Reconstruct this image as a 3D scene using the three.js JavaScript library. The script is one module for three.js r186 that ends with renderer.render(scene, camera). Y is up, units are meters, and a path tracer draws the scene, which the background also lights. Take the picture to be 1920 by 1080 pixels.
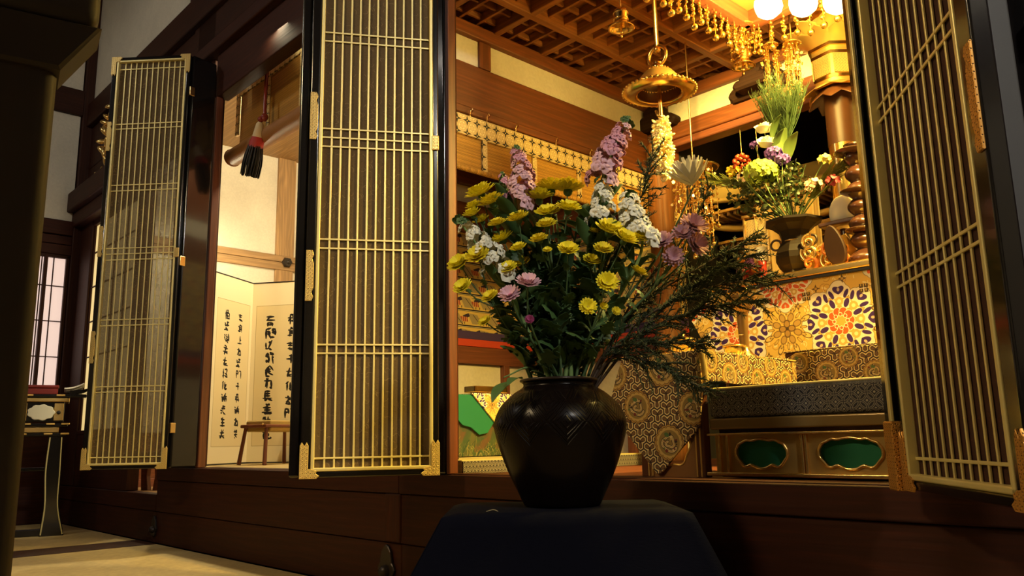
import * as THREE from 'three';
import { RoundedBoxGeometry } from 'three/addons/geometries/RoundedBoxGeometry.js';
import { mergeGeometries } from 'three/addons/utils/BufferGeometryUtils.js';
import { RectAreaLightUniformsLib } from 'three/addons/lights/RectAreaLightUniformsLib.js';

// ───────────── camera, exposure, scene ─────────────
const scene = new THREE.Scene();
scene.background = new THREE.Color(0x000000);
const camera = new THREE.PerspectiveCamera(39.27, 1920 / 1080, 0.05, 60);
camera.position.set(2.45687, 0.6, 2.00809);
camera.up.set(0.148717, 0.982322, 0.113699);
camera.lookAt(2.45687 - 0.714077, 0.6 + 0.186216, 2.00809 - 0.674846);
const renderer = new THREE.WebGLRenderer({ antialias: true });
renderer.toneMapping = THREE.LinearToneMapping;
renderer.toneMappingExposure = 1.0;
renderer.shadowMap.enabled = true;
RectAreaLightUniformsLib.init();
const V3 = (x, y, z) => new THREE.Vector3(x, y, z);
const WARM = [1.0, 0.69, 0.16], CREAM = [1.0, 0.87, 0.55], NEUTRAL = [1.0, 0.95, 0.85];
const rgb = (c) => new THREE.Color().setRGB(c[0], c[1], c[2]);
function areaLight(color, intensity, w, h, pos, to) {
  const l = new THREE.RectAreaLight(rgb(color), intensity, w, h);
  l.position.set(...pos); l.lookAt(...to); scene.add(l); return l;
}
function pointLight(color, intensity, pos, radius = 2) {
  const l = new THREE.PointLight(rgb(color), intensity); l.position.set(...pos); l.castShadow = true; l.shadow.radius = radius; scene.add(l); return l;
}
function spotLight(color, intensity, pos, to, angle, penumbra = 0.5, radius = 2) {
  const l = new THREE.SpotLight(rgb(color), intensity, 0, angle, penumbra); l.position.set(...pos); l.target.position.set(...to);
  scene.add(l); scene.add(l.target); l.castShadow = true; l.shadow.radius = radius; return l;
}
// levels of the lamps, the far hall one being an added fill
const LEVEL = { canopyLamp: 2.4, altarSpot: 460, sideSpot: 48, tube: 16, roomLamp: 20, hallLamp: 290, hallLampLeft: 150, addedLampFar: 64, window: 0.4, backRoom: 4 };

// ───────────── helpers ─────────────
function rng(s) { return () => { s = (s + 0x6d2b79f5) | 0; let t = Math.imul(s ^ (s >>> 15), 1 | s); t = (t + Math.imul(t ^ (t >>> 7), 61 | t)) ^ t; return ((t ^ (t >>> 14)) >>> 0) / 4294967296; }; }
const R = rng(7);
const lerp = (a, b, t) => a + (b - a) * t, clamp = (x, a, b) => Math.min(b, Math.max(a, x));
const used = {};
function numbered(n) { used[n] = (used[n] ?? -1) + 1; return used[n] ? n + '_' + String(used[n]).padStart(3, '0') : n; }
function part(name, geo, mat, parent) { const m = new THREE.Mesh(geo, mat); m.name = numbered(name); (parent || scene).add(m); return m; }
function tag(o, label, category, group) { o.userData.label = label; o.userData.category = category; if (group) o.userData.group = group; return o; }
function thing(name, label, category, pos = [0, 0, 0], turn = 0, group) {
  const g = new THREE.Group(); g.name = numbered(name); g.position.set(...pos); g.rotation.y = turn; scene.add(g); return tag(g, label, category, group);
}
function struct(name) { const g = new THREE.Group(); g.name = numbered(name); g.userData.kind = 'structure'; scene.add(g); return g; }
function plain(g) { const o = g.index ? g.toNonIndexed() : g; for (const k of Object.keys(o.attributes)) if (!['position', 'normal', 'uv'].includes(k)) o.deleteAttribute(k); o.clearGroups(); return o; }
function join(list) { return mergeGeometries(list.map(plain), false); }
let boxSeed = rng(91);
// uv in metres, the grain along the longest side (or the given axis)
function uvm(g, grain) {
  const p = g.attributes.position, n = g.attributes.normal; g.computeBoundingBox();
  const s = g.boundingBox.getSize(V3()), ax = grain ?? (s.x >= s.y && s.x >= s.z ? 'x' : s.y >= s.z ? 'y' : 'z');
  const uv = new Float32Array(p.count * 2), o1 = boxSeed(), o2 = boxSeed(), get = (i, a) => (a === 'x' ? p.getX(i) : a === 'y' ? p.getY(i) : p.getZ(i));
  for (let i = 0; i < p.count; i++) {
    const a = Math.abs(n.getX(i)), b = Math.abs(n.getY(i)), c = Math.abs(n.getZ(i)), k = a >= b && a >= c ? 'x' : b >= c ? 'y' : 'z';
    const rest = ['x', 'y', 'z'].filter((q) => q !== k), u = rest.includes(ax) ? ax : rest[0], v = rest.find((q) => q !== u);
    uv[2 * i] = get(i, u) + o1; uv[2 * i + 1] = get(i, v) + o2;
  }
  g.setAttribute('uv', new THREE.BufferAttribute(uv, 2)); return g;
}
function box(x0, x1, y0, y1, z0, z1, r = 0.004, grain) {
  const w = x1 - x0, h = y1 - y0, d = z1 - z0;
  const g = plain(new RoundedBoxGeometry(w, h, d, 1, Math.min(r, w * 0.3, h * 0.3, d * 0.3))); g.translate((x0 + x1) / 2, (y0 + y1) / 2, (z0 + z1) / 2); return uvm(g, grain);
}
function cbox(w, h, d, x, y, z, r) { return box(x - w / 2, x + w / 2, y - h / 2, y + h / 2, z - d / 2, z + d / 2, r); }
function lathe(pts, seg = 40) { return new THREE.LatheGeometry(pts.map(([r, y]) => new THREE.Vector2(r, y)), seg); }
function tube(pts, r, n = 16, seg = 6) { return new THREE.TubeGeometry(new THREE.CatmullRomCurve3(pts.map((p) => V3(...p))), n, r, seg); }
// a tube whose radius runs from r0 to r1
function taper(pts, r0, r1, n = 10, seg = 6) {
  const c = new THREE.CatmullRomCurve3(pts.map((p) => V3(...p))), g = new THREE.TubeGeometry(c, n, 1, seg), p = g.attributes.position, per = seg + 1;
  for (let i = 0; i <= n; i++) {
    const q = c.getPointAt(i / n), r = lerp(r0, r1, i / n);
    for (let j = 0; j < per; j++) { const k = i * per + j; p.setXYZ(k, q.x + (p.getX(k) - q.x) * r, q.y + (p.getY(k) - q.y) * r, q.z + (p.getZ(k) - q.z) * r); }
  }
  return g;
}
function cyl(r0, r1, y0, y1, x = 0, z = 0, seg = 24) { const g = new THREE.CylinderGeometry(r1, r0, y1 - y0, seg); g.translate(x, (y0 + y1) / 2, z); return g; }
function ball(r, x, y, z, seg = 10) { const g = new THREE.SphereGeometry(r, seg, Math.max(6, seg * 0.7 | 0)); g.translate(x, y, z); return g; }
function torus(R0, r, seg = 32, t = 8) { return new THREE.TorusGeometry(R0, r, t, seg); }
function extrude(pts, depth, bevel = 0.002, holes = []) {
  const s = new THREE.Shape(pts.map((p) => new THREE.Vector2(...p)));
  for (const h of holes) s.holes.push(new THREE.Path(h.map((p) => new THREE.Vector2(...p))));
  return new THREE.ExtrudeGeometry(s, { depth, bevelEnabled: bevel > 0, bevelSize: bevel, bevelThickness: bevel, bevelSegments: 1, steps: 1 });
}
function place(g, x, y, z, ry = 0, rx = 0, rz = 0, s = 1) { const c = g.clone(); c.applyMatrix4(new THREE.Matrix4().compose(V3(x, y, z), new THREE.Quaternion().setFromEuler(new THREE.Euler(rx, ry, rz, 'YXZ')), V3(s, s, s))); return c; }
// a matrix that turns +y to dir
function aim(pos, dir, roll = 0, s = 1) {
  const q = new THREE.Quaternion().setFromUnitVectors(V3(0, 1, 0), V3(...dir).normalize());
  q.multiply(new THREE.Quaternion().setFromAxisAngle(V3(0, 1, 0), roll));
  return new THREE.Matrix4().compose(V3(...pos), q, V3(s, s, s));
}
// a sheet with thickness over a grid: f(u, v) -> [x, y, z], uv given by tex(u, v)
function sheet(f, nu, nv, tex, thick = 0.003) {
  const pos = [], uv = [], idx = [], P = [];
  for (let j = 0; j <= nv; j++) for (let i = 0; i <= nu; i++) { const u = i / nu, v = j / nv; P.push(V3(...f(u, v))); uv.push(...tex(u, v)); }
  const w = nu + 1, N = P.map((p, k) => {
    const i = k % w, j = k / w | 0, a = P[j * w + Math.max(0, i - 1)], b = P[j * w + Math.min(nu, i + 1)], c = P[Math.max(0, j - 1) * w + i], d = P[Math.min(nv, j + 1) * w + i];
    return V3().crossVectors(b.clone().sub(a), d.clone().sub(c)).normalize();
  });
  for (const s of [0, -1]) P.forEach((p, k) => pos.push(p.x + N[k].x * s * thick, p.y + N[k].y * s * thick, p.z + N[k].z * s * thick));
  const o = P.length;
  for (let j = 0; j < nv; j++) for (let i = 0; i < nu; i++) { const a = j * w + i, b = a + 1, c = a + w, d = c + 1; idx.push(a, b, d, a, d, c, o + a, o + d, o + b, o + a, o + c, o + d); }
  const side = (a, b) => idx.push(a, o + a, o + b, a, o + b, b);
  for (let i = 0; i < nu; i++) { side(i, i + 1); side(nv * w + i + 1, nv * w + i); }
  for (let j = 0; j < nv; j++) { side((j + 1) * w, j * w); side(j * w + nu, (j + 1) * w + nu); }
  const g = new THREE.BufferGeometry(); g.setAttribute('position', new THREE.Float32BufferAttribute(pos, 3)); g.setAttribute('uv', new THREE.Float32BufferAttribute([...uv, ...uv], 2)); g.setIndex(idx);
  const h = g.toNonIndexed(); h.computeVertexNormals(); return nu * nv > 4 ? smooth(g) : h;
}
function smooth(g) { g.computeVertexNormals(); return g; }

// ───────────── textures ─────────────
const hash = (x, y, s) => { let h = Math.imul(x, 374761393) ^ Math.imul(y, 668265263) ^ Math.imul(s, 1274126177); h = Math.imul(h ^ (h >>> 13), 1274126177); return ((h ^ (h >>> 16)) >>> 0) / 4294967296; };
function vnoise(x, y, px, py, s) {
  const xi = Math.floor(x), yi = Math.floor(y), fx = x - xi, fy = y - yi, sx = fx * fx * (3 - 2 * fx), sy = fy * fy * (3 - 2 * fy), m = (a, p) => ((a % p) + p) % p;
  const a = hash(m(xi, px), m(yi, py), s), b = hash(m(xi + 1, px), m(yi, py), s), c = hash(m(xi, px), m(yi + 1, py), s), d = hash(m(xi + 1, px), m(yi + 1, py), s);
  return lerp(lerp(a, b, sx), lerp(c, d, sx), sy);
}
function fbm(u, v, fu, fv, oct, s) { let t = 0, a = 0.5, n = 0; for (let o = 0; o < oct; o++) { t += a * vnoise(u * fu, v * fv, fu, fv, s + o); n += a; a /= 2; fu *= 2; fv *= 2; } return t / n; }
function dataTex(w, h, fn, srgb) {
  const d = new Uint8Array(w * h * 4);
  for (let y = 0; y < h; y++) for (let x = 0; x < w; x++) { const c = fn((x + 0.5) / w, (y + 0.5) / h), k = (y * w + x) * 4; d[k] = clamp(c[0], 0, 1) * 255; d[k + 1] = clamp(c[1], 0, 1) * 255; d[k + 2] = clamp(c[2], 0, 1) * 255; d[k + 3] = 255; }
  const t = new THREE.DataTexture(d, w, h); t.wrapS = t.wrapT = THREE.RepeatWrapping; t.magFilter = THREE.LinearFilter; if (srgb) t.colorSpace = THREE.SRGBColorSpace; t.needsUpdate = true; return t;
}
function canvasTex(w, h, draw, srgb = true) {
  const c = document.createElement('canvas'); c.width = w; c.height = h; const x = c.getContext('2d'); draw(x, w, h);
  const t = new THREE.CanvasTexture(c); t.wrapS = t.wrapT = THREE.RepeatWrapping; if (srgb) t.colorSpace = THREE.SRGBColorSpace; t.needsUpdate = true; return t;
}
const rep = (t, x, y) => { const c = t.clone(); c.repeat.set(x, y); c.needsUpdate = true; return c; };

const grainMap = dataTex(512, 1024, (u, v) => {
  const w = fbm(u, v, 2, 10, 3, 3), f = fbm(u, v, 5, 190, 2, 11), rings = 0.5 + 0.5 * Math.sin((v * 26 + w * 3.4) * 6.283), g = 0.72 + 0.17 * rings * f + 0.12 * w + 0.1 * (f - 0.5);
  return [g, g * 0.985, g * 0.96];
}, true);
const grainBump = dataTex(256, 512, (u, v) => { const g = fbm(u, v, 4, 120, 3, 21); return [g, g, g]; });
const plasterMap = dataTex(512, 512, (u, v) => { const a = fbm(u, v, 6, 6, 4, 31), b = fbm(u, v, 90, 90, 2, 37), g = 0.88 + 0.08 * a + 0.05 * b; return [g, g, g * 0.99]; }, true);
const plasterBump = dataTex(512, 512, (u, v) => { const b = fbm(u, v, 80, 80, 3, 41); return [b, b, b]; });
const weaveBump = dataTex(256, 256, (u, v) => { const a = 0.5 + 0.5 * Math.sin(u * 64 * 6.283) * Math.cos(v * 64 * 6.283), n = fbm(u, v, 40, 40, 2, 51), g = 0.6 * a + 0.4 * n; return [g, g, g]; });
const tatamiMap = dataTex(512, 512, (u, v) => { const s = 0.5 + 0.5 * Math.sin(v * 90 * 6.283), n = fbm(u, v, 30, 120, 2, 61), l = fbm(u, v, 4, 5, 3, 66), g = 0.74 + 0.1 * s * n + 0.14 * n + 0.1 * l; return [g, g * 0.98, g * 0.9]; }, true);
const smudge = dataTex(512, 512, (u, v) => { const g = 0.6 + 0.4 * fbm(u, v, 5, 5, 5, 71); return [g, g, g]; });

function std(c, rough, metal = 0, opt = {}) { return new THREE.MeshPhysicalMaterial({ color: rgb(c), roughness: rough, metalness: metal, ...opt }); }
const wood = (c, rough = 0.6, opt = {}) => std(c, rough, 0, { map: grainMap, bumpMap: grainBump, bumpScale: 0.0006, ...opt });
const M = {
  hallWood: wood([0.058, 0.0125, 0.0035], 0.6, { specularIntensity: 0.5 }), beamWood: wood([0.055, 0.014, 0.004], 0.6, { specularIntensity: 0.5 }), jambWood: wood([0.17, 0.042, 0.011], 0.5),
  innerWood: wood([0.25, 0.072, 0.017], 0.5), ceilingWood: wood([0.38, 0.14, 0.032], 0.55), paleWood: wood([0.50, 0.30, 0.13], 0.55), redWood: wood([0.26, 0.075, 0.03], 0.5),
  darkCarve: wood([0.035, 0.014, 0.007], 0.7, { specularIntensity: 0.3 }),
  lacquer: std([0.007, 0.006, 0.006], 0.16, 0, { clearcoat: 0.6, clearcoatRoughness: 0.08 }),
  brownLacquer: std([0.10, 0.035, 0.015], 0.25), redLacquer: std([0.22, 0.02, 0.012], 0.25),
  gold: std([0.90, 0.60, 0.20], 0.32, 0.9, { roughnessMap: smudge }), goldBright: std([0.95, 0.66, 0.22], 0.22, 1), goldLeaf: std([0.86, 0.56, 0.16], 0.42, 0.75, { roughnessMap: smudge }),
  barGold: std([0.82, 0.71, 0.32], 0.42, 0.5), brass: std([0.9, 0.63, 0.26], 0.2, 1),
  plaster: std([0.70, 0.64, 0.52], 0.95, 0, { map: plasterMap, bumpMap: plasterBump, bumpScale: 0.0012 }),
  paper: std([0.82, 0.74, 0.55], 0.9),
  bronze: std([0.085, 0.055, 0.035], 0.38, 0.6), iron: std([0.03, 0.022, 0.018], 0.4, 0.5),
  black: std([0.012, 0.011, 0.011], 0.5), darkWood: std([0.028, 0.019, 0.013], 0.65),
  tatami: std([0.55, 0.42, 0.20], 0.85, 0, { map: tatamiMap }), heri: std([0.03, 0.022, 0.016], 0.85, 0, { bumpMap: weaveBump, bumpScale: 0.0006 }),
  navy: std([0.0015, 0.002, 0.007], 0.95, 0, { bumpMap: weaveBump, bumpScale: 0.0008, specularIntensity: 0.2 }),
  white: std([0.8, 0.77, 0.68], 0.8), shade: std([0.2, 0.1, 0.05], 0.9), black2: std([0.01, 0.008, 0.007], 0.9),
};

// ───────────── woven, printed and painted patterns ─────────────
// interlocking three-armed tortoise-shell brocade with round dragon medallions; covers w x h metres
function mazeBrocade(medals, wm, hm, seed) {
  const W = 1024, H = Math.round(W * hm / wm), px = W / wm, a = 0.025 * px;      // a: distance between hexagon centres
  const centre = (q, r) => [a * (q + r / 2), a * r * 0.8660254], id = (q, r) => { const m = ((q - r) % 3 + 3) % 3; return m === 0 ? q + ',' + r : m === 1 ? (q - 1) + ',' + r : q + ',' + (r - 1); };
  const gold = [232, 204, 140], dark = [44, 20, 16], mid = [120, 84, 46];
  return canvasTex(W, H, (x) => {
    const im = x.createImageData(W, H);
    for (let j = 0; j < H; j++) for (let i = 0; i < W; i++) {
      const r0 = Math.round(j / (a * 0.8660254)), q0 = Math.round(i / a - r0 / 2), best = new Map();
      for (let dr = -2; dr <= 2; dr++) for (let dq = -2; dq <= 2; dq++) { const q = q0 + dq, r = r0 + dr, c = centre(q, r), d = Math.hypot(i - c[0], j - c[1]), k = id(q, r); if (!(best.get(k) <= d)) best.set(k, d); }
      const s = [...best.values()].sort((m, n) => m - n), e = (s[1] - s[0]) / a;
      const c = e < 0.17 ? dark : e < 0.46 ? gold : e < 0.62 ? dark : mid, n = 0.86 + 0.28 * hash(i, j, seed), k = (j * W + i) * 4, t = 0.93 + 0.07 * ((i + j) % 3);
      for (let b = 0; b < 3; b++) im.data[k + b] = clamp(c[b] * n * t, 0, 255); im.data[k + 3] = 255;
    }
    x.putImageData(im, 0, 0);
    const g = rng(seed);
    for (const [mx, my, mr] of medals) dragonMedal(x, mx * px, H - my * px, mr * px, g);
  });
}
function dragonMedal(x, cx, cy, r, g) {
  const scallop = (rr, col) => { x.fillStyle = col; x.beginPath(); for (let k = 0; k < 16; k++) { const t = k / 16 * 6.283; x.moveTo(cx, cy); x.arc(cx + Math.cos(t) * rr * 0.86, cy + Math.sin(t) * rr * 0.86, rr * 0.2, 0, 6.3); } x.fill(); x.beginPath(); x.arc(cx, cy, rr * 0.9, 0, 6.3); x.fill(); };
  scallop(r, '#3a1c14'); scallop(r * 0.96, '#b58a3c'); scallop(r * 0.88, '#5a3a1c'); scallop(r * 0.85, '#c8a45a'); 
  x.fillStyle = '#8f7438'; x.beginPath(); x.arc(cx, cy, r * 0.72, 0, 6.3); x.fill();
  x.lineCap = 'round';
  const coil = (col, w, o, turns, rad) => { x.strokeStyle = col; x.lineWidth = w * r; x.beginPath(); for (let k = 0; k <= 40; k++) { const t = k / 40, th = o + t * turns * 6.283, q = r * (rad * (1 - t * 0.7) + 0.05 * Math.sin(t * 30)); x.lineTo(cx + Math.cos(th) * q, cy + Math.sin(th) * q * 0.9); } x.stroke(); };
  coil('#2a1712', 0.2, 0.6, 1.5, 0.56); coil('#d8bf86', 0.13, 0.6, 1.5, 0.56); coil('#a88848', 0.04, 0.6, 1.5, 0.56);
  for (let k = 0; k < 16; k++) { const t = g() * 6.283, q = r * (0.2 + 0.45 * g()); x.fillStyle = ['#2a1712', '#d8bf86', '#5d6a35', '#6e2a1c', '#c8a45a', '#2a1712'][k % 6]; x.beginPath(); x.ellipse(cx + Math.cos(t) * q, cy + Math.sin(t) * q, r * (0.05 + 0.06 * g()), r * (0.03 + 0.04 * g()), t, 0, 6.3); x.fill(); }
  x.fillStyle = '#4d6b38'; x.beginPath(); x.ellipse(cx - r * 0.15, cy - r * 0.45, r * 0.18, r * 0.12, 0.4, 0, 6.3); x.fill();
  x.fillStyle = '#74261a'; x.beginPath(); x.arc(cx - r * 0.2, cy + r * 0.45, r * 0.1, 0, 6.3); x.fill();
}
// lotus medallion of the altar cloth
function lotusMedal(x, cx, cy, r, main, centre) {
  const P = (n, rad, f, off = 0) => { for (let k = 0; k < n; k++) { const t = (k + off) / n * 6.283; x.save(); x.translate(cx + Math.cos(t) * rad * r, cy + Math.sin(t) * rad * r); x.rotate(t + Math.PI / 2); f(); x.restore(); } };
  const c = (col, u, v, q) => { x.fillStyle = col; x.beginPath(); x.arc(u * r, v * r, q * r, 0, 6.3); x.fill(); };
  const cloud = (col, k) => { c(col, 0, -0.07, 0.17 * k); c(col, -0.15, 0.0, 0.12 * k); c(col, 0.15, 0.0, 0.12 * k); c(col, 0, 0.08, 0.14 * k); };
  P(8, 0.74, () => cloud('#7a6436', 1.38)); P(8, 0.74, () => cloud('#fbf2d8', 1.3)); x.fillStyle = '#e4b650'; x.beginPath(); x.arc(cx, cy, 0.58 * r, 0, 6.3); x.fill();
  const heart = (w, h) => { x.fillStyle = main; x.beginPath(); x.moveTo(0, h * r); x.bezierCurveTo(-1.5 * w * r, 0.2 * h * r, -1.1 * w * r, -1.2 * h * r, 0, -0.45 * h * r); x.bezierCurveTo(1.1 * w * r, -1.2 * h * r, 1.5 * w * r, 0.2 * h * r, 0, h * r); x.fill(); };
  P(8, 0.80, () => { heart(0.15, 0.125); x.fillStyle = '#d9c3a0'; x.beginPath(); x.ellipse(0, 0.0, 0.035 * r, 0.05 * r, 0, 0, 6.3); x.fill(); });
  for (const d of [-1, 1]) P(8, 0.70, () => { x.fillStyle = main; x.beginPath(); x.ellipse(d * 0.19 * r, 0.02 * r, 0.05 * r, 0.12 * r, d * 0.5, 0, 6.3); x.fill(); });
  P(8, 0.46, () => { c('#fbf2d8', 0, 0, 0.13); x.fillStyle = main; x.beginPath(); x.ellipse(0, -0.02 * r, 0.065 * r, 0.12 * r, 0, 0, 6.3); x.fill(); }, 0.5);
  P(8, 0.5, () => { c('#e3bb62', 0, 0, 0.11); c('#fff0b8', 0, 0, 0.05); });
  P(10, 0.25, () => { c('#fff0d0', 0, 0, 0.115); c(centre, 0, 0, 0.095); });
  c(centre, 0, 0, 0.24); P(8, 0.17, () => { c('#fff3d4', 0, 0, 0.055); c(centre, 0, 0, 0.035); }); c('#fff3d4', 0, 0, 0.09); c(centre, 0, 0, 0.06);
}
const altarCloth = canvasTex(2048, 640, (x, W, H) => {           // 1.28 m x 0.40 m, 1600 pixels a metre
  x.fillStyle = '#ebc25c'; x.fillRect(0, 0, W, H);
  const g = rng(5), S = 1600;
  x.lineWidth = 5;
  for (let k = 0; k < 420; k++) { const u = g() * W, v = g() * H, q = 10 + 18 * g(); x.strokeStyle = k % 2 ? '#faeab0' : '#cf9c3c'; x.beginPath(); x.arc(u, v, q, g() * 6, g() * 6 + 3.4); x.stroke(); if (k % 3 === 0) { x.fillStyle = '#f7e6a8'; x.beginPath(); x.ellipse(u, v, q * 0.6, q * 0.3, g() * 3, 0, 6.3); x.fill(); } }
  const at = (mx, my) => [mx * S, H - my * S];
  const square = (u, v) => { const [a, b] = at(u, v); x.fillStyle = '#5a4318'; for (const i of [-1, 1]) for (const j of [-1, 1]) { x.fillRect(a + i * 15 - 12, b + j * 15 - 12, 24, 24); } x.fillStyle = '#e3c062'; for (const i of [-1, 1]) for (const j of [-1, 1]) { x.fillRect(a + i * 15 - 4, b + j * 15 - 10, 6, 12); } };
  const gem = (u, v) => { const [a, b] = at(u, v); x.fillStyle = '#6b4d1c'; x.beginPath(); for (let k = 0; k < 8; k++) { const t = k / 8 * 6.283, q = k % 2 ? 11 : 30; x.lineTo(a + Math.cos(t) * q, b + Math.sin(t) * q); } x.fill(); x.fillStyle = '#caa24c'; x.beginPath(); x.arc(a, b, 9, 0, 6.3); x.fill(); };
  const goldFlower = (u, v, r) => {
    const [a, b] = at(u, v);
    for (const [n, rad, w, h, c1, c2] of [[8, 0.78, 0.1, 0.2, '#6b4d1c', '#ecca70'], [16, 0.62, 0.05, 0.14, '#7a5a24', '#dcb85c'], [8, 0.42, 0.12, 0.17, '#8a6830', '#c79d4c'], [4, 0.17, 0.12, 0.15, '#6b4d1c', '#b98e42']])
      for (let k = 0; k < n; k++) { const t = (k + (n === 8 ? 0.5 : 0)) / n * 6.283; for (const [c, s] of [[c1, 1], [c2, 0.74]]) { x.fillStyle = c; x.beginPath(); x.ellipse(a + Math.cos(t) * rad * r, b + Math.sin(t) * rad * r, h * r * s, w * r * s, t, 0, 6.3); x.fill(); } }
    x.fillStyle = '#4a3312'; x.beginPath(); x.arc(a, b, r * 0.06, 0, 6.3); x.fill();
  };
  for (const [u, v] of [[0.25, 0.19], [0.70, 0.19], [1.15, 0.19]]) { const [a, b] = at(u, v); lotusMedal(x, a, b, 0.155 * S, '#3f1a6a', '#e2601c'); }
  for (const [u, v] of [[0.475, 0.185], [0.925, 0.185], [0.02, 0.185]]) goldFlower(u, v, 0.115 * S);
  for (const [u, v] of [[0.475, 0.375], [0.925, 0.375], [0.02, 0.375]]) { const [a, b] = at(u, v); lotusMedal(x, a, b, 0.12 * S, '#e2601c', '#e2601c'); }
  for (const u of [0.113, 0.35, 0.568, 0.8, 1.02]) square(u, 0.305);
  for (const [u, v] of [[0.385, 0.27], [0.53, 0.27], [0.61, 0.33], [0.72, 0.355], [0.385, 0.08], [0.55, 0.08], [0.845, 0.27], [0.25, 0.36]]) gem(u, v);
});
const maze1 = mazeBrocade([[0.119, 0.225, 0.054], [0.24, 0.107, 0.056], [0.336, 0.212, 0.054], [0.225, 0.345, 0.06], [0.03, 0.335, 0.052], [0.012, 0.09, 0.05]], 0.36, 0.40, 3);
const maze2 = mazeBrocade([[0.06, 0.10, 0.04], [0.165, 0.055, 0.044], [0.25, 0.105, 0.038], [0.34, 0.045, 0.042], [0.43, 0.1, 0.04], [0.53, 0.05, 0.042], [0.62, 0.1, 0.04], [0.70, 0.045, 0.042], [0.79, 0.1, 0.04]], 0.84, 0.15, 9);
const shippo = canvasTex(512, 512, (x, W) => {                   // overlapping rings in silver thread on dark blue, 8 rings across
  x.fillStyle = '#16161f'; x.fillRect(0, 0, W, W); const n = 8, s = W / n;
  x.fillStyle = '#2a2933'; for (let j = -1; j <= n; j++) for (let i = -1; i <= n; i++) { x.beginPath(); x.arc((i + 0.5) * s, (j + 0.5) * s, s * 0.2, 0, 6.3); x.fill(); }
  for (const [w, c] of [[9, '#8e8877'], [3, '#2c2a30']]) { x.lineWidth = w; x.strokeStyle = c; for (let j = -1; j <= n; j++) for (let i = -1; i <= n; i++) for (const o of [0, 0.5]) { x.beginPath(); x.arc((i + o) * s, (j + o) * s, s * 0.5, 0, 6.3); x.stroke(); } }
  x.fillStyle = '#a39b85'; for (let j = 0; j <= n; j++) for (let i = 0; i <= n; i++) for (const o of [0, 0.5]) { x.beginPath(); x.arc((i + o) * s, (j + o) * s, 5, 0, 6.3); x.fill(); }
});
const waveEdge = canvasTex(512, 256, (x, W, H) => {              // grey arcs of a mat border
  x.fillStyle = '#2e2a26'; x.fillRect(0, 0, W, H); x.strokeStyle = '#a49a84'; x.lineWidth = 4; const s = 64;
  for (let j = 0; j < 8; j++) for (let i = -1; i < 9; i++) for (const q of [30, 19, 9]) { x.beginPath(); x.arc((i + (j % 2) / 2) * s, j * 32 + 32, q, Math.PI, 2 * Math.PI); x.stroke(); }
});
const circleFrieze = canvasTex(512, 512, (x, W) => {              // gold rings with black four-pointed stars, 4 rings across
  x.fillStyle = '#d6c08a'; x.fillRect(0, 0, W, W); const n = 4, s = W / n;
  for (let j = -1; j <= n; j++) for (let i = -1; i <= n; i++) {
    const a = (i + 0.5) * s, b = (j + 0.5) * s; x.strokeStyle = '#bb9c5c'; x.lineWidth = 4; for (const q of [0.5, 0.38, 0.2]) { x.beginPath(); x.arc(a, b, s * q, 0, 6.3); x.stroke(); }
    x.fillStyle = '#ead9a0'; for (let k = 0; k < 6; k++) { x.beginPath(); x.arc(a + Math.cos(k * 1.047) * s * 0.27, b + Math.sin(k * 1.047) * s * 0.27, s * 0.07, 0, 6.3); x.fill(); }
    x.fillStyle = '#16120c'; x.beginPath(); for (let k = 0; k < 8; k++) { const t = k / 8 * 6.283, q = k % 2 ? 0.13 : 0.42; x.lineTo(i * s + Math.cos(t) * s * q, j * s + Math.sin(t) * s * q); } x.fill(); x.fillStyle = '#d8bf7a'; x.beginPath(); x.arc(i * s, j * s, s * 0.055, 0, 6.3); x.fill();
  }
});
const bambooMap = dataTex(512, 512, (u, v) => { const k = (v * 48) % 1, e = Math.min(k, 1 - k) < 0.12 ? 0.62 : 1, row = Math.floor(v * 48), n = 0.84 + 0.16 * hash(row, 3, 5), f = 0.93 + 0.07 * fbm(u, v, 24, 48, 2, 81); const g = e * n * f; return [g, g * 0.97, g * 0.92]; }, true);
const bambooBump = dataTex(64, 512, (u, v) => { const k = (v * 48) % 1, g = Math.sin(k * Math.PI); return [g, g, g]; });
const gauzeMap = canvasTex(512, 512, (x, W) => {                  // brown silk gauze with a scatter of pale tendrils
  x.fillStyle = '#6e5c3e'; x.fillRect(0, 0, W, W); const g = rng(17);
  for (let k = 0; k < 9000; k++) { x.fillStyle = g() < 0.5 ? 'rgba(40,26,12,.35)' : 'rgba(150,132,96,.22)'; x.fillRect(g() * W, g() * W, 2, 1 + 3 * g()); }
  x.lineWidth = 3; x.lineCap = 'round';
  for (let k = 0; k < 120; k++) { const u = g() * W, v = g() * W, q = 8 + 14 * g(), t = g() * 6; x.strokeStyle = 'rgba(176,160,124,.55)'; for (const ox of [-W, 0, W]) { x.beginPath(); x.arc(u + ox, v, q, t, t + 1.8); x.stroke(); } }
});
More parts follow.
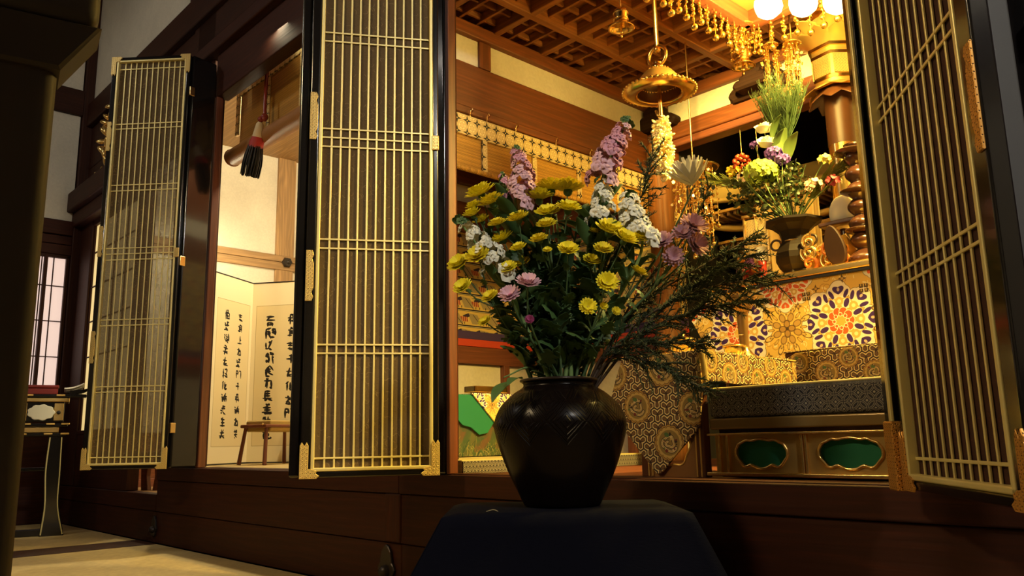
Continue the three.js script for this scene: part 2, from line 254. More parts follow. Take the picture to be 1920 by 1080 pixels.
const scrollGold = canvasTex(512, 512, (x, W) => {                // pierced scrollwork of the door fittings
  x.fillStyle = '#dcc484'; x.fillRect(0, 0, W, W); const n = 8, s = W / n; x.lineCap = 'round';
  for (let j = 0; j < n; j++) for (let i = 0; i < n; i++) {
    const a = (i + 0.5) * s, b = (j + 0.5) * s; x.fillStyle = '#3c2610'; for (const [u, v, q] of [[-0.32, -0.1, 0.11], [0.22, 0.3, 0.12], [0.12, -0.34, 0.09], [-0.15, 0.36, 0.08]]) { x.beginPath(); x.ellipse(a + u * s, b + v * s, q * s, q * s * 0.7, i + j, 0, 6.3); x.fill(); }
    x.strokeStyle = '#f2dc9c'; x.lineWidth = 5; x.beginPath(); x.arc(a, b, s * 0.2, i * 2 + j, i * 2 + j + 4.2); x.stroke(); x.strokeStyle = '#8a6426'; x.lineWidth = 3; x.beginPath(); x.arc(a + s * 0.2, b - s * 0.1, s * 0.2, j, j + 3); x.stroke();
  }
});
const scrollBump = canvasTex(256, 256, (x, W) => {
  x.fillStyle = '#888'; x.fillRect(0, 0, W, W); const n = 8, s = W / n; x.lineCap = 'round';
  for (let j = 0; j < n; j++) for (let i = 0; i < n; i++) { const a = (i + 0.5) * s, b = (j + 0.5) * s; x.fillStyle = '#000'; for (const [u, v, q] of [[-0.32, -0.1, 0.11], [0.22, 0.3, 0.12], [0.12, -0.34, 0.09], [-0.15, 0.36, 0.08]]) { x.beginPath(); x.ellipse(a + u * s, b + v * s, q * s, q * s * 0.7, i + j, 0, 6.3); x.fill(); } x.strokeStyle = '#fff'; x.lineWidth = 3; x.beginPath(); x.arc(a, b, s * 0.2, i * 2 + j, i * 2 + j + 4.2); x.stroke(); }
}, false);
// painted temple eaves, terraces and roofs in horizontal bands
const templePainting = canvasTex(1024, 1024, (x, W, H) => {
  x.fillStyle = '#d9b765'; x.fillRect(0, 0, W, H); const g = rng(23);
  const quad = (c, p) => { x.fillStyle = c; x.beginPath(); p.forEach(([a, b]) => x.lineTo(a * W, b * H)); x.closePath(); x.fill(); };
  for (let k = 0; k < 6; k++) {
    const y0 = k / 6;
    for (let i = 0; i < 4; i++) {
      const a = i / 4 + (k % 2) * 0.1;
      quad('#a4916a', [[a, y0 + 0.03], [a + 0.13, y0 + 0.02], [a + 0.07, y0 + 0.13], [a - 0.06, y0 + 0.13]]); quad('#33233a', [[a + 0.12, y0 + 0.02], [a + 0.2, y0 + 0.05], [a + 0.16, y0 + 0.08], [a + 0.1, y0 + 0.05]]);
      quad('#b9522a', [[a + 0.14, y0 + 0.06], [a + 0.24, y0 + 0.06], [a + 0.22, y0 + 0.11], [a + 0.12, y0 + 0.11]]);
      for (let m = 0; m < 8; m++) { x.strokeStyle = m % 2 ? '#6b2c1a' : '#efdca0'; x.lineWidth = 4; x.beginPath(); x.moveTo((a + 0.125 + m * 0.013) * W, (y0 + 0.06) * H); x.lineTo((a + 0.12 + m * 0.013) * W, (y0 + 0.11) * H); x.stroke(); }
      x.strokeStyle = '#241a20'; x.lineWidth = 6; x.beginPath(); x.moveTo((a - 0.05) * W, (y0 + 0.14) * H); x.lineTo((a + 0.06) * W, (y0 + 0.03) * H); x.stroke();
      for (let m = 0; m < 3; m++) { x.fillStyle = '#20181a'; x.beginPath(); x.ellipse((a + 0.02 + 0.2 * g()) * W, (y0 + 0.125) * H, 5, 14, 0, 0, 6.3); x.fill(); }
    }
    x.fillStyle = '#1e1622'; x.fillRect(0, (y0 + 0.145) * H, W, 14); x.fillStyle = '#e9dcae'; x.fillRect(0, (y0 + 0.145) * H + 14, W, 5); x.fillStyle = '#1e1622'; x.fillRect(0, (y0 + 0.145) * H + 19, W, 5);
  }
});
const grassPainting = canvasTex(1024, 512, (x, W, H) => {          // grasses on an earthy gold ground, deep green above
  x.fillStyle = '#4f4d22'; x.fillRect(0, 0, W, H); const g = rng(29); x.lineCap = 'round';
  for (let k = 0; k < 1500; k++) { const u = g() * W, v = H * (0.3 + 0.75 * g()), l = 30 + 70 * g(), b = (g() - 0.5) * 150; x.strokeStyle = ['#2a421a', '#3d5524', '#6e6a30', '#1a3216', '#8a7d44'][k % 5]; x.lineWidth = 2 + 3 * g(); x.beginPath(); x.moveTo(u, v); x.quadraticCurveTo(u + b * 0.2, v - l * 0.8, u + b, v - l); x.stroke(); }
  for (let k = 0; k < 60; k++) { x.fillStyle = k % 2 ? '#5d3a1c' : '#2e4420'; x.globalAlpha = 0.5; x.beginPath(); x.ellipse(g() * W, H * 0.28 * g(), 60, 24, g(), 0, 6.3); x.fill(); } x.globalAlpha = 1;
});
// brush writing: each character is a list of strokes, each stroke a run of x y digits on a ten by ten field
const INK = {
  zhi: '1272 4143 2464 2767 367838 6888', shen: '5040 2222 3138 317173 3373 3575 5717 71789', shang: '5057 5474 1888', wei: '4131 1273 53 5218 3474 747868 2646 466 2878', fa: '1122 1334 0857 4070 5054 3373 4757 57364868',
  men: '1018 1040 4044 1333 6090 90987', qian: '6131 1474 5058', ji: '1353 3039 3416 5030 6050 50789 4686', ku: '1272 3033 6063 5053 2575 50545 3678 38', zhe: '2262 4044 0474 7025 3539 356869 3869 3767',
  hui: '2029 1324 3233 5040 4262 4348 437378 3888 5556', shi: '1122 1423 1448 4151 4363 4565 4785 7087 5779', pu: '2040 4151 1273 3235 5235 0676 2729 276768', you: '1363 4028 26468 662788', tou: '2029 1333 1736 50404 507074 4464 657588 4688', hua: '3012 2128 5158 5887 7347',
  zhu: '1122 1434 2428 2837 5393 4676 7028 5558 558588', zhong: '3171 2343 5373 4045 0535 3689 2718 5878', sheng: '3122 2272 4049 2575 1888', gong: '3038 6036 1373 0686 2718 5788',
  wu: '1171 4141 4114 3474 1484 2629 266769 2868', yuan: '1150 1119 2343 2346 4346 2546 3559 6191 7172 6294 6296 6494 9296 5888', yi: '1217 1737 4251 6037 4768', yin: '3013 3042 2343 2628 4348 2648 6050 5181 7072 7389 735', shi2: '5014 5084 4243 2363 2365 2565 2329 2959 4688', li: '3038 1272 7278 7868 4027',
  chang: '2028 2060 2262 2464 0686 2846 4688', yang: '3041 6051 1373 2575 0787 4047 3828 2888 5888', wo: '2012 1373 3038 1735 50589 6273 7446', se: '3012 2151 5133 2363 2327 6365 2565 2787 8786',
};
function brush(x, chars, cx, top, size, step) {
  chars.forEach((c, n) => {
    const g = rng(n * 7 + chars.length);
    for (const s of INK[c].split(' ')) {
      const p = []; for (let k = 0; k + 1 < s.length; k += 2) p.push([cx + (s[k] / 9 - 0.5) * size + (g() - 0.5) * size * 0.05, top + n * step + (s[k + 1] / 9) * size * 0.92]);
      if (p.length < 2) p.push([p[0][0] + size * 0.08, p[0][1] + size * 0.1]);
      const c3 = new THREE.CatmullRomCurve3(p.map(([a, b]) => V3(a, b, 0))), w = size * (0.055 + 0.035 * g());
      for (let t = 0; t <= 1; t += 0.02) { const q = c3.getPoint(t), r = w * (0.55 + 0.75 * Math.pow(Math.sin((0.15 + 0.85 * t) * 2.9), 2)); x.beginPath(); x.ellipse(q.x, q.y, r * 1.15, r * 0.85, 0.6, 0, 6.3); x.fill(); }
    }
  });
}
function screenPanel(columns) {
  return canvasTex(512, 1400, (x, W, H) => {
    x.fillStyle = '#efe3bd'; x.fillRect(0, 0, W, H); x.fillStyle = '#e6d6a6'; x.fillRect(44, 190, W - 88, H - 320);
    x.strokeStyle = '#a8935c'; x.lineWidth = 3; x.strokeRect(44, 190, W - 88, H - 320);
    x.fillStyle = '#17110d'; for (const [chars, cx, size, step, top] of columns) brush(x, chars, cx, top, size, step);
  });
}
const writing = [
  screenPanel([[['hui', 'fa', 'shi', 'pu', 'you', 'tou', 'hua', 'zhu', 'zhong', 'sheng', 'gong'], 175, 72, 88, 270], [['zhi', 'shen', 'shang', 'wei', 'fa', 'men', 'qian', 'ji', 'zhu', 'wei', 'ku'], 345, 66, 88, 270]]),
  screenPanel([[['wu', 'yuan', 'yi', 'yin', 'shi2', 'li', 'chang', 'yang', 'wo', 'se'], 170, 88, 98, 270], [['ji', 'shen', 'zhi', 'qian', 'you', 'hua', 'wei', 'men', 'tou'], 350, 80, 104, 270]]),
];
const P = {
  altarCloth: std([1, 1, 1], 0.6, 0, { map: altarCloth, bumpMap: weaveBump, bumpScale: 0.0005 }), maze1: std([1, 1, 1], 0.6, 0, { map: maze1 }), maze2: std([1, 1, 1], 0.55, 0, { map: maze2 }),
  shippo: std([1, 1, 1], 0.6, 0, { map: shippo }), wave: std([1, 1, 1], 0.8, 0, { map: waveEdge }), frieze: std([1, 1, 1], 0.6, 0, { map: circleFrieze }),
  bamboo: std([0.68, 0.38, 0.07], 0.55, 0, { map: bambooMap, bumpMap: bambooBump, bumpScale: 0.0008 }),
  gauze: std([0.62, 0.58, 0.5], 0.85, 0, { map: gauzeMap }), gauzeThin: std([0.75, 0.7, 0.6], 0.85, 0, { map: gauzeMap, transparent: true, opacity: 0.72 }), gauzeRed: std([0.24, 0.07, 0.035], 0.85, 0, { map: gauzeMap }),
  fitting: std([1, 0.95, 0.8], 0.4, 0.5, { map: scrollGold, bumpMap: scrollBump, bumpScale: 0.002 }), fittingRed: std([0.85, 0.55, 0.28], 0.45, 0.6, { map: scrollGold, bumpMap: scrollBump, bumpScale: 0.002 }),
  temple: std([1, 1, 1], 0.8, 0, { map: templePainting }), grass: std([1, 1, 1], 0.8, 0, { map: grassPainting }),
  green: std([0.006, 0.15, 0.06], 0.8), purple: std([0.05, 0.025, 0.11], 0.7), red: std([0.55, 0.05, 0.015], 0.6),
};
for (const [t, u, v] of [[gauzeMap, 3, 3], [shippo, 2.9, 2.9], [waveEdge, 7, 7], [circleFrieze, 3.9, 3.9], [bambooMap, 2, 4], [bambooBump, 2, 4], [scrollGold, 9, 9], [scrollBump, 9, 9], [tatamiMap, 1.6, 1.6], [weaveBump, 5, 5], [templePainting, 1.6, 1.6], [grassPainting, 1.6, 2.4]]) t.repeat.set(u, v);

// ───────────── hall: floor, ceiling, outer walls ─────────────
const SILL = 0.478, LINTEL = 2.842, INNER = 2.687;
{
  const f = struct('floor'); part('floor_slab', box(-5.6, 5.2, -0.12, -0.03, -0.05, 6.2), M.shade, f);
  const mat = (x0, x1, z0, z1) => { part('tatami_mat', box(x0, x1, -0.03, 0, z0, z1, 0.004, 'z'), M.tatami, f); };
  for (let i = 0; i < 4; i++) for (let j = 0; j < 3; j++) mat(-3.0 + i * 1.83 + 0.002, -3.0 + (i + 1) * 1.83 - 0.002, 0.005 + j * 1.83, 0.001 + (j + 1) * 1.83);
  for (let j = 0; j < 3; j++) { mat(-5.3, -3.345, 0.005 + j * 1.83, 0.001 + (j + 1) * 1.83); }
  part('board', box(-3.342, -3.004, -0.03, 0.002, 0.005, 5.6, 0.003, 'z'), M.beamWood, f);
  const c = struct('ceiling'); part('ceiling_board', box(-5.6, 5.2, 4.9, 5.0, -0.2, 6.2), M.beamWood, c);
  for (let i = 0; i < 8; i++) part('ceiling_batten', box(-5.5 + i * 1.4, -5.44 + i * 1.4, 4.84, 4.9, 0, 6.1), M.beamWood, c);
  const b = struct('wall_back'); part('plaster_panel', box(-5.6, 5.2, 0, 4.9, 6.1, 6.2), M.plaster, b);
  for (let i = 0; i < 6; i++) part('post', box(-5.3 + i * 2, -5.16 + i * 2, 0, 4.9, 6.02, 6.1), M.beamWood, b);
  part('beam', box(-5.3, 5, 2.5, 2.8, 6.03, 6.1), M.beamWood, b); part('wainscot', box(-5.3, 5, 0, 0.9, 6.06, 6.1), M.hallWood, b);
  const r = struct('wall_right'); part('plaster_panel', box(5.0, 5.2, 0, 4.9, -0.1, 6.1), M.plaster, r); part('beam', box(4.94, 5.0, 2.5, 2.8, 0, 6.1), M.beamWood, r); part('wainscot', box(4.97, 5.0, 0, 0.9, 0, 6.1), M.hallWood, r);
}
// left wall of the hall: plaster between dark beams, a papered window low down
{
  const w = struct('wall_left');
  part('plaster_panel', box(-5.5, -5.31, 3.84, 4.9, 0.07, 6.1), M.plaster, w); part('plaster_panel', box(-5.5, -5.31, 2.6, 3.6, 0.07, 6.1), M.plaster, w);
  part('beam', box(-5.5, -5.27, 3.6, 3.842, 0.06, 6.1, 0.008), M.beamWood, w); part('beam', box(-5.5, -5.285, 2.47, 2.6, 0.06, 6.1, 0.006), M.hallWood, w);
  part('beam', box(-5.5, -5.3, 2.385, 2.462, 0.06, 6.1, 0.006), M.hallWood, w); part('beam', box(-5.5, -5.285, 2.29, 2.378, 0.06, 6.1, 0.006), M.hallWood, w);
  part('post', box(-5.52, -5.27, 0, 4.9, -0.06, 0.062, 0.008), M.beamWood, w); part('post', box(-5.5, -5.28, 0, 2.3, 1.0, 1.14, 0.008), M.beamWood, w);
  part('wainscot', box(-5.5, -5.31, 0, 1.09, 0.06, 6.1), M.hallWood, w); part('plaster_panel', box(-5.5, -5.31, 1.09, 2.3, 1.14, 6.1), M.plaster, w);
  const n = struct('window_1');
  const paper = std([0.8, 0.74, 0.68], 0.9, 0, { emissive: rgb([1.0, 0.72, 0.62]), emissiveIntensity: 0.75 });
  part('paper_pane', box(-5.345, -5.335, 1.12, 2.28, 0.07, 0.99), paper, n);
  part('window_frame', join([box(-5.34, -5.3, 1.09, 1.125, 0.065, 1.0), box(-5.34, -5.3, 2.26, 2.29, 0.065, 1.0), box(-5.34, -5.3, 1.1, 2.28, 0.065, 0.09), box(-5.34, -5.3, 1.1, 2.28, 0.97, 1.0)]), M.beamWood, n);
  for (let i = 0; i < 9; i++) part('muntin', box(-5.335, -5.318, 1.12, 2.27, 0.18 + i * 0.093, 0.188 + i * 0.093, 0.002), M.beamWood, n);
  for (let i = 0; i < 3; i++) part('muntin', box(-5.335, -5.316, 1.385 + i * 0.31, 1.393 + i * 0.31, 0.08, 0.98, 0.002), M.beamWood, n);
  part('post', box(-5.34, -5.295, 1.1, 2.28, 0.235, 0.262, 0.003), M.hallWood, n);
  areaLight([1.0, 0.76, 0.68], LEVEL.window, 0.85, 1.1, [-5.29, 1.7, 0.53], [-4, 1.5, 0.6]);
}
// front wall of the sanctum, seen from the hall
{
  const w = struct('wall_front');
  const board = (x0, x1, y0, y1, z, m = M.hallWood) => part('board', box(x0, x1, y0 + 0.001, y1 - 0.001, -0.08, z, 0.005, 'x'), m, w);
  for (const [a, b] of [[-5.27, -3.06], [-3.058, -0.36], [-0.358, 2.4], [2.402, 5.0]]) { board(a, b, 0, 0.197, -0.004); if (a > -3.2) { board(a, b, 0.197, 0.395, 0.003); board(a, b, 0.395, 0.478, 0.012); } else { board(a, b, 0.197, 0.305, 0.003); } }
  part('reflection_strip', box(-0.46, -0.35, 0.2, 0.396, -0.02, 0.011, 0.008), M.hallWood, w);  // added raised strip standing in for the door reflected in the boards
  for (const [a, b] of [[-2.42, -0.2], [-0.04, 1.64]]) part('sill', box(a, b, 0.466, 0.481, -0.12, -0.012, 0.003), M.hallWood, w);
  // posts and jambs of the two bays
  part('post', box(-2.83, -2.53, 0.478, 4.9, -0.1, -0.01, 0.012), M.beamWood, w); part('post', box(-0.34, -0.12, 0.478, 4.9, -0.12, -0.012, 0.012), M.beamWood, w); part('post', box(1.71, 2.1, 0.478, 4.9, -0.12, -0.012, 0.012), M.beamWood, w);
  part('jamb', box(-2.82, -2.462, 0.478, LINTEL, -0.02, 0.012, 0.012), M.lacquer, w); part('jamb', box(-0.33, -0.052, 0.478, LINTEL, -0.02, 0.012, 0.012), M.lacquer, w); part('jamb', box(1.715, 2.09, 0.478, LINTEL, -0.02, 0.012, 0.012), M.lacquer, w);
  part('jamb', box(-2.46, -2.42, 0.478, LINTEL, -0.042, 0.006, 0.006), M.jambWood, w); part('jamb', box(-0.05, -0.028, 0.478, LINTEL, -0.036, 0.008, 0.006), M.jambWood, w); part('jamb', box(1.66, 1.71, 0.478, LINTEL, -0.1, 0.006, 0.006), M.jambWood, w);
  // lintels and beams
  part('lintel', box(-2.46, 5.0, LINTEL, 3.14, -0.09, 0.0, 0.008), M.hallWood, w); part('beam', box(-2.9, 5.0, 3.142, 3.24, -0.09, 0.05, 0.012), M.hallWood, w); part('beam', box(-2.9, 5.0, 3.242, 3.72, -0.1, -0.01, 0.008), M.beamWood, w);
  part('beam', box(-5.3, 5.0, 3.5, 3.72, -0.1, 0.03, 0.012), M.beamWood, w); part('beam', box(-5.28, -2.83, 3.1, 3.5, -0.1, -0.02, 0.008), M.beamWood, w);
  part('post', box(-2.95, -2.5, 3.72, 4.9, -0.1, 0.02, 0.012), M.beamWood, w);
  part('plaster_panel', box(-5.3, -2.95, 3.72, 4.9, -0.1, -0.02), M.plaster, w); part('plaster_panel', box(-2.5, 5.0, 3.72, 4.9, -0.1, -0.02), M.plaster, w);
  part('wall_panel', box(2.1, 5.0, 0.478, LINTEL, -0.1, -0.02), M.hallWood, w);
  // left bay: a lower sill, a half-open papered screen and dark panelling
  part('beam', box(-5.28, -2.83, 2.55, 3.1, -0.1, -0.02, 0.01), M.beamWood, w);
  part('beam', box(-5.38, -2.86, 2.68, 2.86, -0.02, 0.12, 0.014), M.hallWood, w); part('beam', box(-5.36, -2.86, 2.545, 2.68, -0.02, 0.07, 0.012), M.hallWood, w);
  part('post', box(-5.27, -4.94, 0.305, 2.56, -0.09, 0.0, 0.01), M.beamWood, w); part('post', box(-3.80, -3.67, 0.305, 2.56, -0.09, -0.004, 0.008), M.beamWood, w); part('post', box(-3.06, -2.84, 0.2, 2.56, -0.09, 0.0, 0.008), M.beamWood, w);
  part('wainscot', box(-4.94, -3.8, 0.305, 0.72, -0.07, -0.01), M.hallWood, w);
  const n = struct('window_2');
  const paper = std([0.85, 0.76, 0.5], 0.9, 0, { emissive: rgb([1.0, 0.72, 0.26]), emissiveIntensity: 0.7 });
  part('paper_pane', box(-4.93, -3.81, 0.75, 2.52, -0.042, -0.034), paper, n);
  part('window_frame', join([box(-4.94, -3.8, 0.72, 0.752, -0.05, -0.008), box(-4.94, -3.8, 2.5, 2.55, -0.05, -0.008), box(-4.94, -4.925, 0.72, 2.55, -0.05, -0.02), box(-3.82, -3.8, 0.72, 2.55, -0.05, -0.008)]), M.hallWood, n);
  for (let i = 1; i < 4; i++) part('muntin', box(-4.92 + i * 0.275, -4.91 + i * 0.275, 0.75, 2.52, -0.034, -0.02, 0.002), M.hallWood, n);
  for (let i = 1; i < 6; i++) part('muntin', box(-4.93, -3.81, 0.75 + i * 0.3, 0.76 + i * 0.3, -0.034, -0.022, 0.002), M.hallWood, n);
  areaLight([1.0, 0.76, 0.42], 0.5, 0.95, 1.7, [-4.31, 1.63, -0.02], [-4.31, 1.5, 2]);
}
// iron leaf-shaped fittings nailed to the lowest board
for (const [x, y, s, label] of [[-0.45, 0.02, 1, 'dark iron flame-shaped fitting on the low board beside the blue-draped stand'], [-3.07, 0.035, 0.8, 'dark iron flame-shaped fitting on the low board under the leftmost lattice door']]) {
  const t = thing('wall_fitting', label, 'fitting', [x, y, 0.0]);
  const out = []; for (let k = 0; k <= 24; k++) { const a = -Math.PI / 2 + k / 24 * 6.283, q = 0.05 * (1 + 0.12 * Math.cos(6 * a)); out.push([Math.cos(a) * q * s, (0.07 + Math.sin(a) * q * 1.15 + Math.max(0, Math.sin(a)) ** 8 * 0.045) * s]); }
  part('back_plate', extrude(out, 0.008, 0.003), M.iron, t); const k = lathe([[0, 0.03], [0.014, 0.028], [0.024, 0.015], [0.027, 0.0]].map(([a, b]) => [a * s, b * s]), 20); k.rotateX(Math.PI / 2); k.translate(0, 0.062 * s, 0.01); part('boss', k, M.iron, t);
}

// ───────────── rooms behind the wall ─────────────
{
  const f = struct('floor'); for (let i = 0; i < 12; i++) part('floorboard', box(-1.5 + i * 0.302, -1.5 + (i + 1) * 0.302 - 0.002, 0.42, 0.474, -3.2, -0.09, 0.003, 'z'), M.redWood, f);
  for (let i = 0; i < 2; i++) part('tatami_mat', box(-3.32 + i * 0.91, -3.32 + (i + 1) * 0.91 - 0.003, 0.43, 0.476, -2.1, -0.09, 0.004, 'z'), M.tatami, f);
  part('tatami_mat', box(-0.43, -0.03, 0.474, 0.531, -1.2, -0.055, 0.006, 'z'), std([0.62, 0.52, 0.26], 0.8, 0, { map: tatamiMap }), f); part('mat_border', box(-0.031, -0.022, 0.475, 0.526, -1.2, -0.055, 0.002, 'z'), P.wave, f);
  // low room behind the left lattice door
  for (let i = 0; i < 8; i++) part('floorboard', box(-4.4, -3.325, 0.25, 0.296, -0.1 - (i + 1) * 0.25, -0.1 - i * 0.25 - 0.002, 0.003, 'x'), M.paleWood, f); part('floor_slab', box(-3.325, -1.5, 0.2, 0.43, -2.1, -0.12), M.redWood, f);
}
// left room: plaster wall with a light beam and post, folding-screen room
{
  const w = struct('wall_inner_left');
  part('plaster_panel', box(-4.5, -4.4, 2.34, 3.3, -2.1, -0.1), M.plaster, w); part('plaster_panel', box(-4.5, -4.4, 0.72, 2.22, -2.1, -0.1), M.plaster, w); part('wainscot', box(-4.5, -4.39, 0.28, 0.72, -2.1, -0.1), M.innerWood, w); part('baseboard', box(-4.5, -4.37, 0.29, 0.36, -2.1, -0.1), M.redWood, w);
  part('beam', box(-4.5, -4.36, 2.285, 2.345, -2.1, -0.1, 0.005), M.paleWood, w); part('beam', box(-4.5, -4.37, 2.21, 2.283, -2.1, -0.1, 0.005), M.paleWood, w);
  part('post', box(-4.5, -4.37, 2.34, 3.3, -1.61, -1.43, 0.005), M.paleWood, w); part('post', box(-4.5, -4.375, 0.3, 2.21, -1.61, -1.43, 0.005), M.paleWood, w);
  const nail = new THREE.CylinderGeometry(0.042, 0.052, 0.03, 6); nail.rotateZ(-Math.PI / 2); nail.translate(-4.345, 2.285, -1.535); part('nail_cover', nail, M.iron, w); part('nail_cover_boss', place(new THREE.SphereGeometry(0.02, 12, 8), -4.335, 2.285, -1.535), M.iron, w);
  part('plaster_panel', box(-4.5, -1.5, 0.3, 3.3, -2.2, -2.1), M.plaster, w); part('ceiling_board', box(-4.5, -1.5, 3.3, 3.36, -2.2, -0.1), M.paleWood, w);
  part('wall_panel', box(-3.06, -2.84, 0.3, 3.3, -0.2, -0.1), M.paleWood, w);
}
// aisle behind the pillar: painted panel, shelf board, plaster
{
  const w = struct('wall_inner_aisle');
  part('plaster_panel', box(-1.6, -1.5, 0.42, 1.09, -2.05, -0.35), M.plaster, w); part('board', box(-1.6, -1.47, 1.09, 1.2, -2.05, -0.35), M.redWood, w);
  part('red_band', box(-1.6, -1.465, 1.2, 1.247, -2.05, -0.35), P.red, w); part('purple_band', box(-1.6, -1.475, 1.247, 1.30, -2.05, -0.35), P.purple, w); part('painted_panel', box(-1.6, -1.49, 1.30, 1.95, -2.05, -0.35, 0.004, 'z'), P.temple, w);
  part('beam', box(-1.6, -1.46, 1.95, 2.15, -2.05, -0.35), M.innerWood, w); part('plaster_panel', box(-1.6, -1.5, 2.15, 2.28, -2.05, -0.35), M.plaster, w); part('beam', box(-1.6, -1.46, 2.28, 3.0, -2.05, -0.35), M.innerWood, w);
  part('post', box(-1.53, -1.46, 0.42, 1.09, -1.66, -1.61), M.redWood, w);
  part('plaster_panel', box(-1.6, -0.3, 0.42, 1.09, -2.06, -1.97), M.plaster, w); part('board', box(-1.47, -0.3, 1.09, 1.2, -2.05, -1.94), M.redWood, w); part('red_band', box(-1.47, -0.3, 1.2, 1.25, -2.05, -1.935), P.red, w); part('purple_band', box(-1.47, -0.3, 1.25, 1.30, -2.05, -1.945), P.purple, w);
  part('painted_panel', box(-1.47, -0.3, 1.30, 1.95, -2.05, -1.96, 0.004, 'x'), P.temple, w); part('beam', box(-1.47, -0.3, 1.95, 3.0, -2.05, -1.94), M.innerWood, w); part('ceiling_board', box(-1.6, -0.52, 2.95, 3.0, -2.05, -0.1), M.innerWood, w);
  part('post', box(-0.72, -0.66, 0.42, 1.09, -1.975, -1.94), M.redWood, w);
}
// upper wall over the blind and the beam around the sanctum
{
  const w = struct('wall_sanctum_left');
  part('plaster_panel', box(-0.53, -0.45, 2.483, 2.627, -1.96, -0.1), M.plaster, w);
  part('beam', box(-0.56, -0.435, 2.235, 2.483, -1.93, -0.1, 0.014, 'z'), M.innerWood, w); part('moulding', box(-0.55, -0.42, 2.195, 2.243, -1.93, -0.1, 0.012, 'z'), M.innerWood, w);
  part('post', box(-0.535, -0.437, 2.483, 2.627, -0.61, -0.53, 0.004), M.innerWood, w);
  part('cornice', box(-0.55, -0.42, 2.627, 2.70, -1.96, -0.1, 0.008, 'z'), M.innerWood, w);
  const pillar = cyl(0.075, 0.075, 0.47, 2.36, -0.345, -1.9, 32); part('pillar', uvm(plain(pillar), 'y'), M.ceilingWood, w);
  const b = struct('wall_sanctum_back');
  part('plaster_panel', box(-0.45, 2.1, 2.487, 2.64, -2.04, -1.965), M.plaster, b); part('beam', box(-0.45, 2.1, 2.39, 2.49, -2.05, -1.93, 0.012, 'x'), M.innerWood, b); part('moulding', box(-0.45, 2.1, 2.345, 2.395, -2.05, -1.945, 0.012, 'x'), M.redWood, b);
  part('cornice', box(-0.45, 2.1, 2.627, 2.70, -2.04, -1.93, 0.008, 'x'), M.innerWood, b);
  part('plaster_panel', box(0.93, 2.1, 0.42, 2.35, -2.04, -1.97), M.plaster, b);
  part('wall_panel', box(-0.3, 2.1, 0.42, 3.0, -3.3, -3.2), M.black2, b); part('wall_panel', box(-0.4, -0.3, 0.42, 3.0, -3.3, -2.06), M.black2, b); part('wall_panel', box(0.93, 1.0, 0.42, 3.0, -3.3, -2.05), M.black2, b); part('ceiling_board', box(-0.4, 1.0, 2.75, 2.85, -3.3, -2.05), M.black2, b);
  // carved cloud bracket standing on the back beam, and one in the corner
  const cloud = (s) => { const o = []; const pts = [[-0.17, 0.0], [-0.19, 0.03], [-0.16, 0.06], [-0.12, 0.055], [-0.11, 0.09], [-0.07, 0.10], [-0.075, 0.14], [-0.04, 0.16], [0.04, 0.16], [0.075, 0.14], [0.07, 0.10], [0.11, 0.09], [0.12, 0.055], [0.16, 0.06], [0.19, 0.03], [0.17, 0.0]]; const c = new THREE.CatmullRomCurve3(pts.map(([x, y]) => V3(x * s, y * s, 0))); for (const p of c.getPoints(60)) o.push([p.x, p.y]); return o; };
  const k1 = extrude(cloud(1), 0.06, 0.012); k1.translate(0.36, 2.483, -1.965); part('carved_bracket', k1, M.darkCarve, b);
  const k2 = extrude(cloud(0.55), 0.12, 0.012); k2.translate(0.36, 2.5, -1.93); part('carved_bracket_block', k2, M.darkCarve, b);
  const k3 = extrude(cloud(0.8), 0.06, 0.012); k3.translate(-0.36, 2.483, -1.94); part('carved_bracket', k3, M.darkCarve, b);
  const r = struct('wall_sanctum_right'); part('plaster_panel', box(2.1, 2.2, 0.3, 2.9, -2.1, -0.1), M.plaster, r); part('beam', box(2.04, 2.1, 2.2, 2.48, -1.95, -0.1), M.innerWood, r);
}
// coffered ceiling of the sanctum
{
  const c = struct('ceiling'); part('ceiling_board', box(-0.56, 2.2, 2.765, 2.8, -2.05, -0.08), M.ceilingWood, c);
  const xs = [], zs = []; for (let i = 0; i < 8; i++) xs.push(-0.53 + i * 0.3625); for (let j = 0; j < 6; j++) zs.push(-0.29 - j * 0.345);
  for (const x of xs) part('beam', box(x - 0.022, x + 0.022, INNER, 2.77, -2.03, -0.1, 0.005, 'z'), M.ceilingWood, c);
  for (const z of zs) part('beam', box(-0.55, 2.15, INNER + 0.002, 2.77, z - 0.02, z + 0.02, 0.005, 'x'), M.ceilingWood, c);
  const rib1 = box(-0.16, 0.16, 0, 0.048, -0.008, 0.008, 0.003, 'x'), rib2 = box(-0.008, 0.008, 0.012, 0.045, -0.15, 0.15, 0.003, 'z');
  for (let i = 0; i < 6; i++) for (let j = 0; j < 5; j++) for (const o of [-0.058, 0.058]) {
    const cx = xs[i] + 0.181, cz = zs[j] - 0.1725;
    const a = part('rib', rib1, M.ceilingWood, c); a.position.set(cx, 2.714, cz + o); const b = part('rib', rib2, M.ceilingWood, c); b.position.set(cx + o, 2.714, cz);
  }
}

